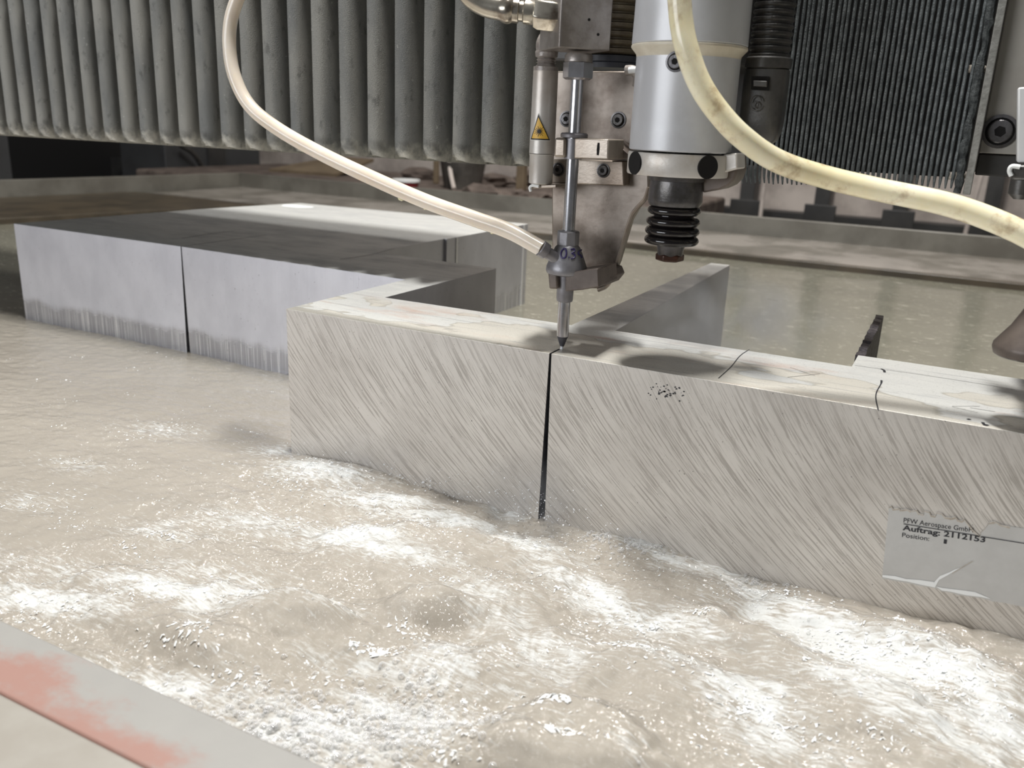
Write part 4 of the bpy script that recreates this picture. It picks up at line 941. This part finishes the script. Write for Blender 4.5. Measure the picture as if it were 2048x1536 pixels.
def cluster(px, py, n, sp_, big=1.0):
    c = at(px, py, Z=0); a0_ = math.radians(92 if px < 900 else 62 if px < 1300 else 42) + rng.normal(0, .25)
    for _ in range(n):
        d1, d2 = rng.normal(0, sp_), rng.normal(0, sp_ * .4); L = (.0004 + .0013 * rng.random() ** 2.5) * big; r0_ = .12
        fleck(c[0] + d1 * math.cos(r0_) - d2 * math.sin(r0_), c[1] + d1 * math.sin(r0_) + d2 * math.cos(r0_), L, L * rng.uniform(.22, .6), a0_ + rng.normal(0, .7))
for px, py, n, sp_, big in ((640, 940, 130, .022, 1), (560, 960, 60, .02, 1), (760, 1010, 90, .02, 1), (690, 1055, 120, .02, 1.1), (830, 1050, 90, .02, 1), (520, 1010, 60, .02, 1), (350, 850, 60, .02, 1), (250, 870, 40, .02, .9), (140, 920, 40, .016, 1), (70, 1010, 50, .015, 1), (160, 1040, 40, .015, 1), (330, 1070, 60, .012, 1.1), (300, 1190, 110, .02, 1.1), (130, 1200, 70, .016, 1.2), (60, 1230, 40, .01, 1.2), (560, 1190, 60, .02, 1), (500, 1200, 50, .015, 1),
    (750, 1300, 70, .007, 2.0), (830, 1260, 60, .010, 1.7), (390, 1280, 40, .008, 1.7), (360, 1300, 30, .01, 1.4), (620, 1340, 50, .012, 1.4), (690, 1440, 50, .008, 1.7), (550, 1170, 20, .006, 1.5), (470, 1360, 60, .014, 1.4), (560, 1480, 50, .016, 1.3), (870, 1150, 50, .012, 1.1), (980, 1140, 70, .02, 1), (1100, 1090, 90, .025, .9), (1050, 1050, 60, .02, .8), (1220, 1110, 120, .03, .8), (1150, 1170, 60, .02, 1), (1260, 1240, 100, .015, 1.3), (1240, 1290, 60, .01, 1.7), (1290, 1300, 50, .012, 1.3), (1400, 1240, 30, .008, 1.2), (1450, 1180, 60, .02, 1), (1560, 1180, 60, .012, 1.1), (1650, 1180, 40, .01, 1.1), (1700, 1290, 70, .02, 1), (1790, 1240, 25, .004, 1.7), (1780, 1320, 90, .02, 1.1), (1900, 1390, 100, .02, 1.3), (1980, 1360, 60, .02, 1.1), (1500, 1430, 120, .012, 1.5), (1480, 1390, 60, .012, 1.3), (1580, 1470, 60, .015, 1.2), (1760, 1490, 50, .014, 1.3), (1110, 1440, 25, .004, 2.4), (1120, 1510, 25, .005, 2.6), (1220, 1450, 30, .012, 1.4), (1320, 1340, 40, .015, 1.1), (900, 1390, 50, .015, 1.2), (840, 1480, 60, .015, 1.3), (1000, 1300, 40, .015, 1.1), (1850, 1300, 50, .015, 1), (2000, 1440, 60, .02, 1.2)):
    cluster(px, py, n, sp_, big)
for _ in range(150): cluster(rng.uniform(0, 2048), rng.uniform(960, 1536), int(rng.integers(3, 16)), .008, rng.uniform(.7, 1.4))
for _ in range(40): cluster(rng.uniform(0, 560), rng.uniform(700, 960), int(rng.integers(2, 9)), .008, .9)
me = bpy.data.meshes.new('glint_flecks'); me.from_pydata(fv, [], ff); me.materials.append(MT['glint_white'])
fo = bpy.data.objects.new('glint_flecks', me); COL.objects.link(fo); fo['kind'] = 'stuff'; tag(fo, 'white flecks drawn as glints, scattered in clusters over the churning water', 'foam')
# flying droplets round the jet exit and along the plate foot
dr = []
for _ in range(260):
    a_ = rng.uniform(math.pi, 2 * math.pi); r_ = abs(rng.normal(0, .045)); x = jx + math.cos(a_) * r_ * 1.2; y = -.003 + math.sin(a_) * r_ * .5; dr.append((x, y, .004 + abs(rng.normal(0, .016)), .00022 + .0005 * rng.random() ** 3))
for _ in range(120):
    q = at(rng.uniform(560, 1000), rng.uniform(905, 1010), Z=0)
    dr.append((q[0], min(q[1], -.002), sample(h, q[0], min(q[1], -.002)) + abs(rng.normal(0, .006)), .0003 + .0006 * rng.random() ** 3))
domes(dr, 'spray_droplets', 'tiny spray droplets thrown up where the jet leaves the kerf', 'spray', 'jetmat', 1.0, 1)

# mist
def mist(name, c, r, density, scale, label):
    bm = bmesh.new(); bmesh.ops.create_icosphere(bm, subdivisions=3, radius=1)
    me = bpy.data.meshes.new(name)
    for v in bm.verts: v.co = Vector((v.co.x * r[0], v.co.y * r[1], v.co.z * r[2]))
    bm.to_mesh(me); bm.free(); me.materials.append(mist_mat(name, density, scale)); o = bpy.data.objects.new(name, me); COL.objects.link(o); o.location = c; o['kind'] = 'stuff'
    return tag(o, label, 'mist')
mist('steam_mist', (.335, .13, .148), (.115, .10, .045), 18.0, 26, 'thin grey steam drifting over the plate top right of the nozzle')
mist('kerf_mist', (.245, -.018, .018), (.060, .032, .045), 22.0, 40, 'pale spray mist at the foot of the kerf where the jet leaves')
mist('foot_mist', (.115, -.022, .020), (.110, .026, .034), 12.0, 38, 'thin white spray haze along the waterline left of the kerf')
